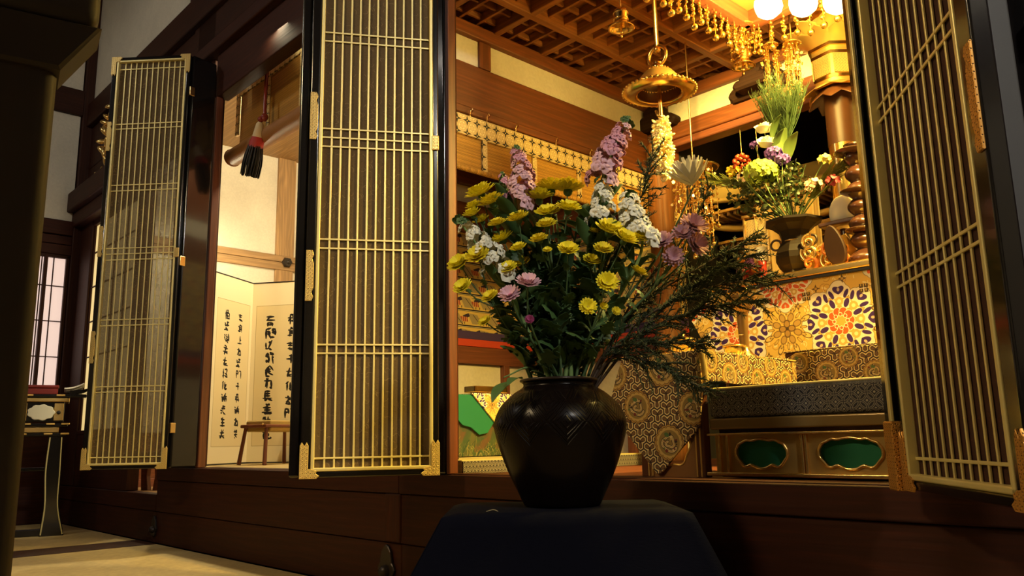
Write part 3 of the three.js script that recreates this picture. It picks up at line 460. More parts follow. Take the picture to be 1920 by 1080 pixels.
// ───────────── folding lattice doors ─────────────
const ROWS = [[0.068], [0.447, 0.479], [0.845, 0.88], [1.25, 1.287, 1.323], [1.69, 1.727], [2.097, 2.129], [2.5]], DOOR_H = 2.577;
function cusp(w, h, foot) {        // corner plate: an L with notched, scalloped ends
  const o = [[0, 0], [w + foot, 0], [w + foot + 0.008, 0.008], [w + foot - 0.004, 0.016], [w + foot, 0.024], [w + foot - 0.012, 0.03], [w, 0.032], [w, h - 0.012], [w * 0.8, h], [w * 0.5, h - 0.014], [w * 0.2, h], [0, h - 0.01]];
  return extrude(o, 0.003, 0.0015);
}
function bracketPlate(w, h) { return extrude([[0, 0], [w * 0.8, 0], [w, h * 0.08], [w * 0.75, h * 0.16], [w, h * 0.26], [w, h * 0.74], [w * 0.75, h * 0.84], [w, h * 0.92], [w * 0.8, h], [0, h]], 0.003, 0.0015); }
function latticeDoor(label, pos, turn, W, sl, sr, opt) {
  const t = thing('lattice_door', label, 'door', pos, turn), H = DOOR_H, k = M.lacquer;
  const fit = opt.fitting ?? P.fitting;
  part('stile', box(0, sl, 0, H, -0.018, 0.018, 0.006), k, t); part('stile', box(W - sr, W, 0, H, -0.018, 0.018, 0.006), k, t);
  part('rail', box(sl, W - sr, 0, 0.022, -0.018, 0.016, 0.005), k, t); part('rail', box(sl, W - sr, H - 0.022, H, -0.018, 0.016, 0.005), k, t);
  const a = sl, b = W - sr, e = 0.013, f = join([box(a, a + e, 0.022, H - 0.022, -0.006, 0.0195, 0.005), box(b - e, b, 0.022, H - 0.022, -0.006, 0.02, 0.005), box(a, b, 0.022, 0.022 + e, -0.006, 0.02, 0.005), box(a, b, H - 0.022 - e, H - 0.022, -0.006, 0.02, 0.005)]);
  part('gold_bead', f, M.barGold, t);
  part('gauze', box(a + 0.004, b - 0.004, 0.024, H - 0.024, -0.0075, -0.005, 0.0005), opt.gauze, t);
  const n = 12, x0 = a + e, x1 = b - e, bar = box(-0.0036, 0.0036, 0.033, H - 0.033, -0.0035, 0.0015, 0.0022, 'y');
  for (let i = 1; i < n; i++) { const m = part('bar', bar, M.barGold, t); m.position.x = lerp(x0, x1, i / n); }
  const cross = box(x0 - 0.003, x1 + 0.003, -0.0034, 0.0034, -0.0025, 0.0027, 0.0022, 'x');
  for (const r of ROWS) for (const y of r) { const m = part('bar', cross, M.barGold, t); m.position.y = y; }
  const plate = cusp(0.028, 0.125, 0.03), flip = (g, sx, sy) => { const c = g.clone(); c.scale(sx, sy, 1); if (sx * sy < 0) { const q = c.index ? c.toNonIndexed() : c, p = q.attributes; for (const at of Object.values(p)) for (let i = 0; i < at.count; i += 3) for (let j = 0; j < at.itemSize; j++) { const v = at.array[(i + 1) * at.itemSize + j]; at.array[(i + 1) * at.itemSize + j] = at.array[(i + 2) * at.itemSize + j]; at.array[(i + 2) * at.itemSize + j] = v; } return q; } return c; };
  for (const [sx, sy, x, y] of [[1, 1, -0.001, -0.001], [-1, 1, W + 0.001, -0.001], [1, -1, -0.001, H + 0.001], [-1, -1, W + 0.001, H + 0.001]]) { const g = flip(plate, sx, sy); g.translate(x, y, 0.0185); part('corner_fitting', g, fit, t); }
  const mid = bracketPlate(0.026, 0.19);
  for (const [y, side] of opt.plates) { const g = flip(mid, side, 1); g.translate(side > 0 ? 0.002 : W - 0.002, y, 0.0185); part('side_fitting', g, fit, t); }
  part('latch', box(W - sr - 0.004, W + 0.002, 1.25, 1.31, 0.018, 0.026, 0.004), fit, t);
  return t;
}
// the outer leaf, folded flat behind its lattice door
function backLeaf(label, pos, turn, W, wide) {
  const t = thing('folded_door_leaf', label, 'door', pos, turn), H = DOOR_H;
  const e = wide ? 0.1 : 0.04;
  part('stile', box(0, e, 0, H, -0.017, 0.017, 0.012), M.lacquer, t); part('stile', box(W - e, W, 0, H, -0.017, 0.017, 0.012), M.lacquer, t);
  part('rail', box(0.04, W - 0.04, 0, 0.03, -0.015, 0.015), M.lacquer, t); part('rail', box(0.04, W - 0.04, H - 0.03, H, -0.015, 0.015), M.lacquer, t);
  part('gauze', box(0.038, W - 0.038, 0.028, H - 0.028, -0.003, 0.003, 0.001), P.gauze, t);
  if (!wide) for (const x of [-0.0005, W - 0.0055]) part('gold_strip', box(x, x + 0.006, 0.02, H - 0.02, -0.004, 0.004, 0.002), M.barGold, t);
  return t;
}
{
  const at = (h, d, s) => [h[0] + d[0] * s, h[1], h[2] + d[1] * s], thL = Math.atan2(0.686, 0.728), thM = Math.atan2(0.851, 0.525), thR = Math.atan2(-0.781, 0.624);
  const hL = [-2.405, 0.483, 0.188], dL = [-0.728, 0.686], nL = [0.686, 0.728], hM = [0.043, 0.484, 0.118], dM = [-0.525, 0.851], nM = [0.851, 0.525], hR = [1.727, 0.478, 0.107], dR = [0.624, 0.781];
  latticeDoor('tall gold-barred lattice door leaf farthest left, beside the shoji window and calligraphy', at(hL, dL, 0.51), thL, 0.51, 0.032, 0.022, { gauze: P.gauzeThin, plates: [[1.27, 1], [0.62, 1], [1.95, 1]] });
  latticeDoor('tall gold-barred lattice door leaf in the middle, left of the dark flower vase', at(hM, dM, 0.496), thM, 0.496, 0.036, 0.022, { gauze: P.gauze, plates: [[1.27, 1], [0.64, 1], [1.9, 1]] });
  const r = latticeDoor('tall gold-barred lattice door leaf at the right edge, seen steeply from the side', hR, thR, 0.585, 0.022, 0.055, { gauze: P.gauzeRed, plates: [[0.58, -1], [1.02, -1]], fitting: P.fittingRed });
  // the narrow leaf hinged to it, seen on its edge
  const e = thing('folded_door_leaf', 'narrow black door leaf with pale gold edges, left of the right lattice door', 'door', hR, thR);
  part('stile', box(-0.06, -0.012, 0, DOOR_H, -0.004, 0.031, 0.006), M.lacquer, e);
  for (const z of [-0.003, 0.025]) part('gold_strip', box(-0.024, -0.007, 0.02, DOOR_H - 0.02, z, z + 0.008, 0.003), M.barGold, e);
  part('corner_fitting', box(-0.062, -0.004, -0.004, 0.15, -0.006, 0.036, 0.004), P.fittingRed, e);
  const off = (h, d, n, a, b) => [h[0] + d[0] * a + n[0] * b, h[1], h[2] + d[1] * a + n[1] * b];
  const n = thing('folded_door_leaf', 'narrow black lacquered leaf joining the leftmost lattice door to its jamb', 'door', [-2.44, 0.483, 0.016], Math.atan2(-0.172, 0.035));
  part('stile', box(0, 0.17, 0, DOOR_H, -0.018, 0.018, 0.01), M.lacquer, n); for (const y of [0.2, 1.2, 2.3]) part('hinge', box(0.15, 0.185, y, y + 0.06, -0.02, 0.02, 0.004), M.brass, n);
  backLeaf('black lacquered door leaf folded behind the middle lattice door', off(hM, dM, nM, 0.496 + 0.042, -0.045), thM, 0.496);
}

// ───────────── hall furniture ─────────────
{ // a black pillar close to the lens on the left
  const p = thing('wooden_pillar', 'tall dark square pillar with a wider block near the top, at the left edge', 'pillar', [1.300, 0, 1.909], Math.atan2(0.974, 0.226) + 0.03);
  part('shaft', box(-0.15, 0.15, 0.02, 1.075, -0.15, 0.15, 0.018), M.darkWood, p); part('upper_shaft', box(-0.15, 0.15, 1.03, 4.88, -0.15, 0.1, 0.018), M.darkWood, p); part('base', box(-0.175, 0.175, 0, 0.03, -0.175, 0.16, 0.008), M.darkWood, p);
  part('capital', box(-0.185, 0.188, 1.085, 1.9, 0.09, 0.16, 0.02), M.darkWood, p); part('capital_chamfer', extrude([[-0.15, 1.03], [0.15, 1.03], [0.186, 1.085], [-0.186, 1.085]], 0.06, 0.004).translate(0, 0, 0.095), M.darkWood, p);
}
{ // added pillar behind the viewer, placed to keep lamp light off the left-edge pillar
  const p = thing('wooden_pillar', 'added round dark pillar out of view, shading the left edge pillar from the hall lamp', 'pillar', [2.97, 0, 1.84]);
  part('shaft', uvm(plain(cyl(0.19, 0.19, 0.02, 4.85, 0, 0, 48)), 'y'), M.darkWood, p); part('base', lathe([[0, 0], [0.22, 0], [0.22, 0.02], [0.195, 0.035], [0, 0.035]], 48), M.darkWood, p);
}
{ // added slim post; its grey stands in for a reflection on black lacquer
  const p = thing('reflection_post', 'slim added upright at the right edge whose grey stands in for a reflection', 'post', [2.012, 0, 0.15], Math.atan2(0.727, 0.687));
  part('shaft', box(-0.024, 0.024, 0.004, 2.6, -0.02, 0.02, 0.006), std([0.06, 0.057, 0.055], 0.6), p); part('foot', box(-0.04, 0.04, 0, 0.012, -0.035, 0.035, 0.004), M.iron, p);
  const s = thing('wall_board', 'pale narrow board on the dark wall at the upper right edge', 'board', [0, 0, 0]);
  part('board', box(2.04, 2.26, 1.43, 1.5, -0.02, 0.03, 0.004), std([0.62, 0.6, 0.55], 0.8), s); part('peg', ball(0.008, 2.09, 1.506, 0.0), M.brass, s);
}
{ // black and gold offering table by the left wall
  const t = thing('offering_table', 'black lacquered offering table with gold trim and a white shell-shaped panel', 'table', [-4.151, 0, 0.336], Math.atan2(0.969, 0.245));
  const k = M.lacquer, g = M.barGold;
  part('tabletop', box(-0.46, 0.17, 0.975, 1.0, -0.30, 0.03, 0.008), k, t); part('top_trim', box(-0.30, 0.06, 0.945, 0.972, -0.28, 0.022, 0.004), M.gold, t);
  const curl = extrude([[0, 0], [0.09, 0.02], [0.13, 0.045], [0.125, 0.05], [0.08, 0.035], [0, 0.03]], 0.3, 0.004); curl.translate(0.06, 0.995, -0.29); part('curled_end', curl, k, t);
  part('drawer_box', box(-0.36, 0.03, 0.8, 0.945, -0.27, 0.0, 0.005), k, t);
  const shell = []; for (let i = 0; i <= 40; i++) { const a = i / 40 * 6.283; shell.push([Math.cos(a) * 0.082 * (1 + 0.05 * Math.cos(9 * a)), Math.sin(a) * 0.052 * (1 + 0.07 * Math.cos(9 * a))]); }
  const sh = extrude(shell, 0.006, 0.004); sh.translate(-0.115, 0.868, 0.002); part('shell_panel', sh, std([0.8, 0.76, 0.58], 0.5), t);
  for (const x of [-0.235, -0.005]) { part('gold_panel', box(x - 0.03, x + 0.03, 0.81, 0.935, -0.004, 0.006, 0.004), M.gold, t); const d = ball(0.014, x, 0.868, 0.008); d.scale(1, 1, 1); part('gold_panel_hole', d, M.black, t); }
  part('shelf', box(-0.4, 0.06, 0.765, 0.79, -0.29, 0.02, 0.006), k, t); part('gold_frieze', box(-0.36, 0.005, 0.725, 0.762, -0.27, 0.004, 0.003), M.gold, t); part('shelf', box(-0.4, 0.06, 0.698, 0.72, -0.29, 0.02, 0.006), k, t);
  for (const [y, x] of [[0.785, -0.2], [0.785, -0.05], [0.785, 0.045], [0.715, -0.22], [0.715, -0.06], [0.715, 0.045], [0.992, -0.2], [0.992, 0.0]]) part('edge_fitting', box(x - 0.028, x + 0.028, y - 0.007, y + 0.006, 0.018, 0.034, 0.004), M.goldLeaf, t);
  for (const [x, z, s] of [[0.0, 0.0, 1], [0.0, -0.25, 1], [-0.37, 0.0, -1], [-0.37, -0.25, -1]]) {
    const o = [[-0.05, 0.7], [0.03, 0.7], [0.034, 0.45], [0.04, 0.2], [0.085, 0.0], [-0.06, 0.0], [-0.045, 0.2], [-0.06, 0.45]].map(([a, b]) => [x + a * s, b]); if (s < 0) o.reverse();
    const leg = extrude(o, 0.05, 0.005); leg.translate(0, 0, z - 0.04); const l = part('leg', leg, k, t);
    const line = tube([[x - 0.046 * s, 0.69, z + 0.018], [x - 0.055 * s, 0.45, z + 0.018], [x - 0.042 * s, 0.2, z + 0.018], [x - 0.055 * s, 0.01, z + 0.018]], 0.0055, 20, 5); part('leg_trim', line, g, l);
    const line2 = tube([[x + 0.028 * s, 0.69, z + 0.018], [x + 0.033 * s, 0.45, z + 0.018], [x + 0.038 * s, 0.2, z + 0.018], [x + 0.08 * s, 0.01, z + 0.018]], 0.0045, 20, 5); part('leg_trim', line2, g, l);
  }
  part('foot_rail', box(-0.43, 0.0, 0.003, 0.05, -0.06, -0.02, 0.006), k, t); part('stretcher', box(-0.37, 0.0, 0.45, 0.475, -0.24, -0.21, 0.004), k, t);
  const b = thing('lacquer_box', 'low dark red lacquer box on the black offering table', 'box', [-4.151, 1.0, 0.336], Math.atan2(0.969, 0.245));
  part('body', box(-0.31, -0.02, 0, 0.045, -0.2, -0.02, 0.006), M.redLacquer, b); part('lid', box(-0.315, -0.015, 0.045, 0.068, -0.205, -0.015, 0.008), M.redLacquer, b);
  const w = thing('folded_cloth', 'small folded white cloth on the right end of the black offering table', 'cloth', [-4.151, 1.0, 0.336], Math.atan2(0.969, 0.245));
  part('fold', sheet((u, v) => [0.02 + u * 0.13, 0.03 + 0.04 * u * u + 0.012 * Math.sin(v * 9), -0.16 + v * 0.15], 8, 8, (u, v) => [u, v], 0.008), M.white, w); part('fold', sheet((u, v) => [0.03 + u * 0.11, 0.018 + 0.03 * u * u + 0.006 * Math.sin(v * 7 + 1), -0.15 + v * 0.13], 8, 8, (u, v) => [u, v], 0.008), M.white, w);
}
{ // gilded flower carving hung on the corner post behind the left door
  const c = thing('carved_ornament', 'small gilded flower carving hanging behind the leftmost lattice door', 'ornament', [-4.55, 3.13, 0.02]); const g = rng(31), leaves = [];
  const petal = new THREE.SphereGeometry(1, 8, 6);
  for (let i = 0; i < 26; i++) { const y = -0.3 + i * 0.025, q = petal.clone(); q.scale(0.05, 0.022, 0.018); q.rotateZ(g() * 6); q.rotateY(g() * 3); q.translate((g() - 0.5) * 0.16, y, g() * 0.05); leaves.push(q); }
  for (const l of leaves) part('petal', l, M.gold, c); part('stem', tube([[0, -0.34, 0], [0.03, 0, 0.02], [0, 0.38, 0]], 0.01, 16), M.gold, c);
}

// ───────────── left room: blind, tassel, screen, stool, lamp ─────────────
{
  const t = thing('ceiling_lamp', 'thin glowing tube lamp under the lintel at the upper left', 'lamp', [-1.23, 3.0, -0.145]);
  const glow = std([0.9, 0.85, 0.7], 0.5, 0, { emissive: rgb([1.0, 0.86, 0.56]), emissiveIntensity: 5 });
  const g = new THREE.CylinderGeometry(0.013, 0.013, 1.14, 16); g.rotateZ(Math.PI / 2); part('lamp_tube', g, glow, t); part('housing', box(-0.6, 0.6, 0.03, 0.09, -0.035, 0.035, 0.006), M.white, t);
  for (const x of [-0.58, 0.58]) part('socket', box(x - 0.015, x + 0.015, -0.02, 0.04, -0.02, 0.02, 0.004), M.white, t);
  const l = new THREE.RectAreaLight(rgb(CREAM), LEVEL.tube, 1.1, 0.05); l.position.set(-1.23, 2.98, -0.145); l.lookAt(-1.3, 1.2, -0.3); scene.add(l);
  const r = thing('ceiling_lamp', 'round ceiling lamp of the left room above the calligraphy screen', 'lamp', [-2.1, 3.26, -0.8]);
  part('base', cyl(0.16, 0.15, 0.0, 0.04, 0, 0, 32), M.white, r); part('lamp_globe', lathe([[0, -0.09], [0.08, -0.075], [0.14, -0.03], [0.15, 0.0], [0, 0.0]], 32), std([0.9, 0.85, 0.7], 0.5, 0, { emissive: rgb(CREAM), emissiveIntensity: 4 }), r);
  pointLight(CREAM, LEVEL.roomLamp, [-2.1, 3.22, -0.8], 5);
}
function blind(t, L, H, rows, opts) {                                  // local: x along the blind, y up from its lower edge, z out
  part('slats', sheet((u, v) => [u * L, v * H, 0.002 * Math.sin(u * 20)], 24, 8, (u, v) => [v * 0 + u * L, v * H], 0.006), P.bamboo, t);
  part('valance', box(-0.01, L + 0.01, H, H + opts.band, -0.004, 0.012, 0.003, 'x'), P.frieze, t);
  for (const x of opts.strips) part('brocade_strip', box(x - 0.016, x + 0.016, 0.0, H, 0.0, 0.011, 0.002, 'y'), P.frieze, t);
}
{
  const b = thing('bamboo_blind', 'bamboo blind with a star-patterned brocade band under the brown beam', 'blind', [-0.415, 1.905, -0.12], Math.PI / 2);
  blind(b, 1.74, 0.17, 1, { band: 0.105, strips: [0.06, 0.41, 0.76, 1.11, 1.46] });
  part('edge_pole', (() => { const g = new THREE.CylinderGeometry(0.013, 0.013, 1.76, 14); g.rotateZ(Math.PI / 2); g.translate(0.87, 0.0, 0.002); return g; })(), P.bamboo, b);
  for (const x of [0.31, 0.42, 0.62, 0.92, 1.2, 1.45]) part('hook', tube([[x, 0.27, 0.014], [x, 0.30, 0.02], [x + 0.008, 0.315, 0.02], [x + 0.012, 0.30, 0.022], [x + 0.004, 0.29, 0.024]], 0.0025, 14, 5), M.brass, b);
  const l = thing('bamboo_blind', 'brown bamboo blind rolled at its foot behind the left lintel, with a tassel in front', 'blind', [-2.60, 2.57, -0.24]);
  blind(l, 2.0, 0.40, 1, { band: 0.1, strips: [0.42, 0.85, 1.3, 1.75] });
  part('top_rail', box(-0.02, 2.0, 0.48, 0.53, -0.02, 0.06, 0.004), M.paleWood, l); part('end_brocade', box(-0.05, -0.005, 0.12, 0.50, -0.008, 0.014, 0.003), P.frieze, l);
  const roll = new THREE.CylinderGeometry(0.058, 0.058, 2.06, 28); roll.rotateZ(Math.PI / 2); roll.translate(0.98, -0.035, 0.02); part('roll', roll, std([0.36, 0.17, 0.06], 0.5, 0, { bumpMap: bambooBump, bumpScale: 0.001 }), l);
  const cap = new THREE.SphereGeometry(0.062, 20, 14); cap.scale(0.5, 1, 1); cap.translate(-0.05, -0.035, 0.02); part('roll_end', cap, std([0.34, 0.14, 0.05], 0.45), l);
  const s = thing('tassel', 'black tassel with a red and white collar hanging from a red cord before the blind', 'tassel', [-2.07, 2.61, -0.16]);
  part('cord', tube([[0.02, 0.42, 0], [0.0, 0.2, 0.0], [0.0, 0.03, 0.0]], 0.012, 16), M.redLacquer, s); part('knot', join([ball(0.024, 0, 0.02, 0), ball(0.02, -0.03, 0.012, 0.01), ball(0.018, 0.02, 0.0, 0.01)]), M.redLacquer, s);
  const tilt = (g) => { g.rotateZ(-0.32); g.translate(-0.045, 0.0, 0.005); return g; };
  part('collar', tilt(lathe([[0.012, 0.0], [0.024, -0.015], [0.032, -0.08], [0.034, -0.1]], 20)), std([0.75, 0.62, 0.42], 0.8), s); part('red_band', tilt(lathe([[0.034, -0.098], [0.044, -0.125], [0.047, -0.165]], 20)), std([0.45, 0.03, 0.03], 0.6), s);
  const th = []; const g = rng(3); for (let i = 0; i < 90; i++) { const a = g() * 6.283, q = 0.045 * Math.sqrt(g()), e = q * 1.35; th.push(taper([[Math.cos(a) * q, -0.155, Math.sin(a) * q], [Math.cos(a) * e, -0.25, Math.sin(a) * e], [Math.cos(a + 0.1) * e, -0.335 - 0.02 * g(), Math.sin(a + 0.1) * e]], 0.005, 0.004, 5, 4)); }
  const f = part('threads', tilt(join(th)), M.black, s); f.userData.kind = 'stuff';
}
{
  const s = thing('folding_screen', 'cream paper folding screen with columns of black brush calligraphy', 'screen', [0, 0, 0]);
  const panel = (a, b, k, flip) => { const w = Math.hypot(b[0] - a[0], b[1] - a[1]), h = 1.322, th = Math.atan2(-(b[1] - a[1]), b[0] - a[0]), p = new THREE.Group(); p.name = numbered('panel'); p.position.set(a[0], 0.478, a[1]); p.rotation.y = th; s.add(p);
    const g = box(0.006, w - 0.006, 0.008, h - 0.008, -0.008, 0.008, 0.002); const q = g.attributes.position, n = g.attributes.normal, uv = g.attributes.uv; for (let i = 0; i < q.count; i++) uv.setXY(i, clamp(q.getX(i) / w, 0, 1), clamp(q.getY(i) / h, 0, 1));
    part('paper', g, std([1, 1, 1], 0.9, 0, { map: writing[k] }), p);
    part('frame', join([box(0, w, h - 0.009, h, -0.01, 0.01, 0.002), box(0, w, 0, 0.009, -0.01, 0.01, 0.002), box(0, 0.007, 0, h, -0.01, 0.01, 0.002), box(w - 0.007, w, 0, h, -0.01, 0.01, 0.002)]), M.black, p); };
  const dir = (a, b, w) => { const l = Math.hypot(b[0] - a[0], b[1] - a[1]); return [a[0] + (b[0] - a[0]) / l * w, a[1] + (b[1] - a[1]) / l * w]; };
  const B = [-3.188, -0.659], A = dir(B, [-2.972, -0.305], 0.47), Cc = dir(B, [-2.948, -0.837], 0.47);
  panel(A, B, 0); panel(B, Cc, 1);
}
{
  const s = thing('wooden_stool', 'low brown wooden stool with a cloth seat before the calligraphy screen', 'stool', [-2.7, 0.478, -0.56], 0.35);
  const leg = (x, z, a, b) => taper([[x + a, 0, z + b], [x, 0.25, z]], 0.014, 0.011, 4, 8);
  for (const [x, z] of [[-0.09, 0.09], [0.09, 0.09], [-0.09, -0.28], [0.09, -0.28]]) part('leg', leg(x, z, x * 0.25, z > 0 ? 0.03 : -0.03), M.redWood, s);
  part('seat', box(-0.115, 0.115, 0.24, 0.262, -0.31, 0.12, 0.008), M.redWood, s); part('seat_cloth', box(-0.11, 0.11, 0.215, 0.29, -0.29, 0.075, 0.012), std([0.45, 0.3, 0.08], 0.8, 0, { bumpMap: weaveBump, bumpScale: 0.001 }), s);
  part('screw', ball(0.008, 0.09, 0.262, 0.125), M.brass, s);
  const o = thing('wooden_stand', 'small dark wooden stand in the lit room under the leftmost lattice door', 'stand', [-3.82, 0.296, -0.25], 0.3);
  part('top', box(-0.14, 0.14, 0.26, 0.28, -0.1, 0.1), M.redWood, o); part('leg', extrude([[-0.1, 0], [-0.03, 0], [-0.05, 0.1], [-0.03, 0.26], [-0.12, 0.26]], 0.03, 0.003), M.redWood, o); part('leg', extrude([[0.03, 0], [0.1, 0], [0.12, 0.26], [0.03, 0.26], [0.05, 0.1]], 0.03, 0.003), M.redWood, o);
  const l = thing('ceiling_lamp', 'small round lamp inside the low room behind the leftmost lattice door', 'lamp', [-3.9, 2.2, -0.42]);
  part('shade', lathe([[0.0, 0.1], [0.05, 0.095], [0.1, 0.03], [0.1, 0.02]], 24), M.white, l); part('bulb', ball(0.04, 0, 0.02, 0, 16), std([0.9, 0.8, 0.6], 0.5, 0, { emissive: rgb(CREAM), emissiveIntensity: 6 }), l);
  pointLight(CREAM, LEVEL.backRoom, [-3.9, 2.17, -0.42], 2);
}

// ───────────── sanctum: tables, cloths, altar ─────────────
function shapeCloth(pts, w, h, mat, name, parent, depth = 0.005) {     // pts in metres from the cloth's lower left corner; w x h is what its pattern covers
  const g = extrude(pts, depth, 0.0015); const uv = g.attributes.uv, p = g.attributes.position; for (let i = 0; i < p.count; i++) uv.setXY(i, p.getX(i) / w, p.getY(i) / h); return part(name, g, mat, parent);
}
{ // small front table with its tortoise-shell brocade
  const t = thing('side_table', 'small gilt-brown table under the dark tortoise-shell brocade, right of the dark vase', 'table', [0, SILL, 0]);
  part('tabletop', box(0.735, 1.02, 0.355, 0.385, -0.76, -0.15, 0.004), M.brownLacquer, t);
  for (const [x, z] of [[0.79, -0.17], [1.0, -0.17], [0.79, -0.72], [1.0, -0.72]]) part('leg', box(x - 0.018, x + 0.018, 0, 0.356, z - 0.018, z + 0.018, 0.004), M.brownLacquer, t);
  const hole = []; for (let i = 0; i <= 32; i++) { const a = i / 32 * 6.283; hole.push([0.9 + Math.cos(a) * 0.062 * (1 + 0.06 * Math.cos(6 * a)), 0.1 + Math.sin(a) * 0.065 * (1 + 0.06 * Math.cos(6 * a))]); }
  const fp = extrude([[0.795, 0], [1.0, 0], [1.0, 0.35], [0.795, 0.35]], 0.012, 0.002, [hole]); fp.translate(0, 0.0, -0.168); part('front_panel', uvm(plain(fp), 'y'), std([0.22, 0.10, 0.03], 0.35), t);
  for (const x of [0.803, 0.818, 0.988, 1.004]) part('gold_strip', box(x - 0.003, x + 0.003, 0.002, 0.35, -0.156, -0.15, 0.002), M.goldLeaf, t);
  part('gold_rim', (() => { const c = new THREE.CatmullRomCurve3(hole.slice(0, -1).map(([x, y]) => V3(x, y, -0.156)), true); return new THREE.TubeGeometry(c, 64, 0.004, 6, true); })(), M.goldLeaf, t);
  const c = thing('table_cloth', 'dark and gold tortoise-shell brocade cloth with dragon roundels over the small table', 'cloth', [0, SILL, 0]);
  const f = shapeCloth([[0.03, 0.315], [0.065, 0.392], [0.37, 0.388], [0.372, 0.27], [0.355, 0.155], [0.20, 0.012], [0.185, 0.012], [0.06, 0.15], [0.0, 0.23]], 0.36, 0.40, P.maze1, 'front_drop', c); f.position.set(0.655, 0.0, -0.148);
  const g = shapeCloth([[0, 0.13], [0.03, 0.02], [0.06, 0.035], [0.2, 0.03], [0.42, 0.035], [0.61, 0.03], [0.61, 0.118]], 0.84, 0.15, P.maze2, 'side_drop', c); g.rotation.y = Math.PI / 2; g.position.set(1.021, 0.262, -0.142);
  part('cloth_top', box(0.732, 1.024, 0.386, 0.392, -0.765, -0.143, 0.002), P.maze2, c);
  part('fold', sheet((u, v) => [1.026 + 0.012 * Math.sin(u * 3.14), 0.275 + 0.115 * v, -0.14 - 0.03 * u - 0.014 * (1 - v)], 8, 6, (u, v) => [u * 0.06, v], 0.003), std([0.72, 0.5, 0.14], 0.5, 0, { bumpMap: weaveBump, bumpScale: 0.001 }), c);
  for (const [x, z, r, h, n, lab] of [[0.86, -0.3, 0.044, 0.055, 'lidded_bowl', 'small gilt lidded bowl at the left end of the brocade table'], [0.965, -0.45, 0.036, 0.035, 'offering_bowl', 'small gilt bowl at the foot of the fluted candlestick']]) {
    const b = thing(n, lab, 'bowl', [x, SILL + 0.393, z]);
    part('bowl', lathe([[r * 0.7, 0], [r * 0.72, 0.004], [r * 0.92, h * 0.35], [r, h * 0.8], [r * 1.02, h], [r * 0.94, h], [r * 0.9, h * 0.6]], 32), M.goldBright, b); part('rim', (() => { const q = torus(r * 1.06, 0.003, 32, 6); q.rotateX(Math.PI / 2); q.translate(0, h, 0); return q; })(), M.goldBright, b);
    if (n === 'lidded_bowl') { part('lid', lathe([[r * 1.05, h + 0.001], [r * 0.8, h + 0.008], [r * 0.3, h + 0.012], [0.004, h + 0.014], [0.008, h + 0.022], [0, h + 0.026]], 32), M.goldBright, b); part('ladle', tube([[0.02, h, 0.0], [0.08, h + 0.004, -0.05], [0.16, h + 0.012, -0.12]], 0.002, 10, 5), M.goldBright, b); }
  }
  const k = thing('candlestick', 'tall brass candlestick with a fluted cup, before the medallion altar cloth', 'candlestick', [0.945, SILL + 0.393, -0.55]);
  part('base', lathe([[0.045, 0], [0.045, 0.006], [0.03, 0.016], [0.02, 0.03], [0.016, 0.04]], 32), M.brass, k); part('shaft', lathe([[0.016, 0.04], [0.018, 0.10], [0.021, 0.165]], 20), std([0.45, 0.27, 0.1], 0.35, 0.8), k);
  const cup = new THREE.LatheGeometry([[0.018, 0.162], [0.03, 0.175], [0.045, 0.20], [0.052, 0.222], [0.046, 0.222], [0.03, 0.19]].map(([a, b]) => new THREE.Vector2(a, b)), 48), p = cup.attributes.position; for (let i = 0; i < p.count; i++) { const a = Math.atan2(p.getZ(i), p.getX(i)), s = 1 + 0.07 * Math.cos(12 * a); p.setXYZ(i, p.getX(i) * s, p.getY(i), p.getZ(i) * s); } cup.computeVertexNormals();
  part('cup', cup, std([0.5, 0.3, 0.12], 0.3, 0.85), k); for (const a of [0.6, 2.2, 4.0]) part('prong', tube([[Math.cos(a) * 0.04, 0.222, Math.sin(a) * 0.04], [Math.cos(a) * 0.05, 0.24, Math.sin(a) * 0.05], [Math.cos(a) * 0.04, 0.25, Math.sin(a) * 0.045]], 0.002, 8, 5), M.brass, k);
}
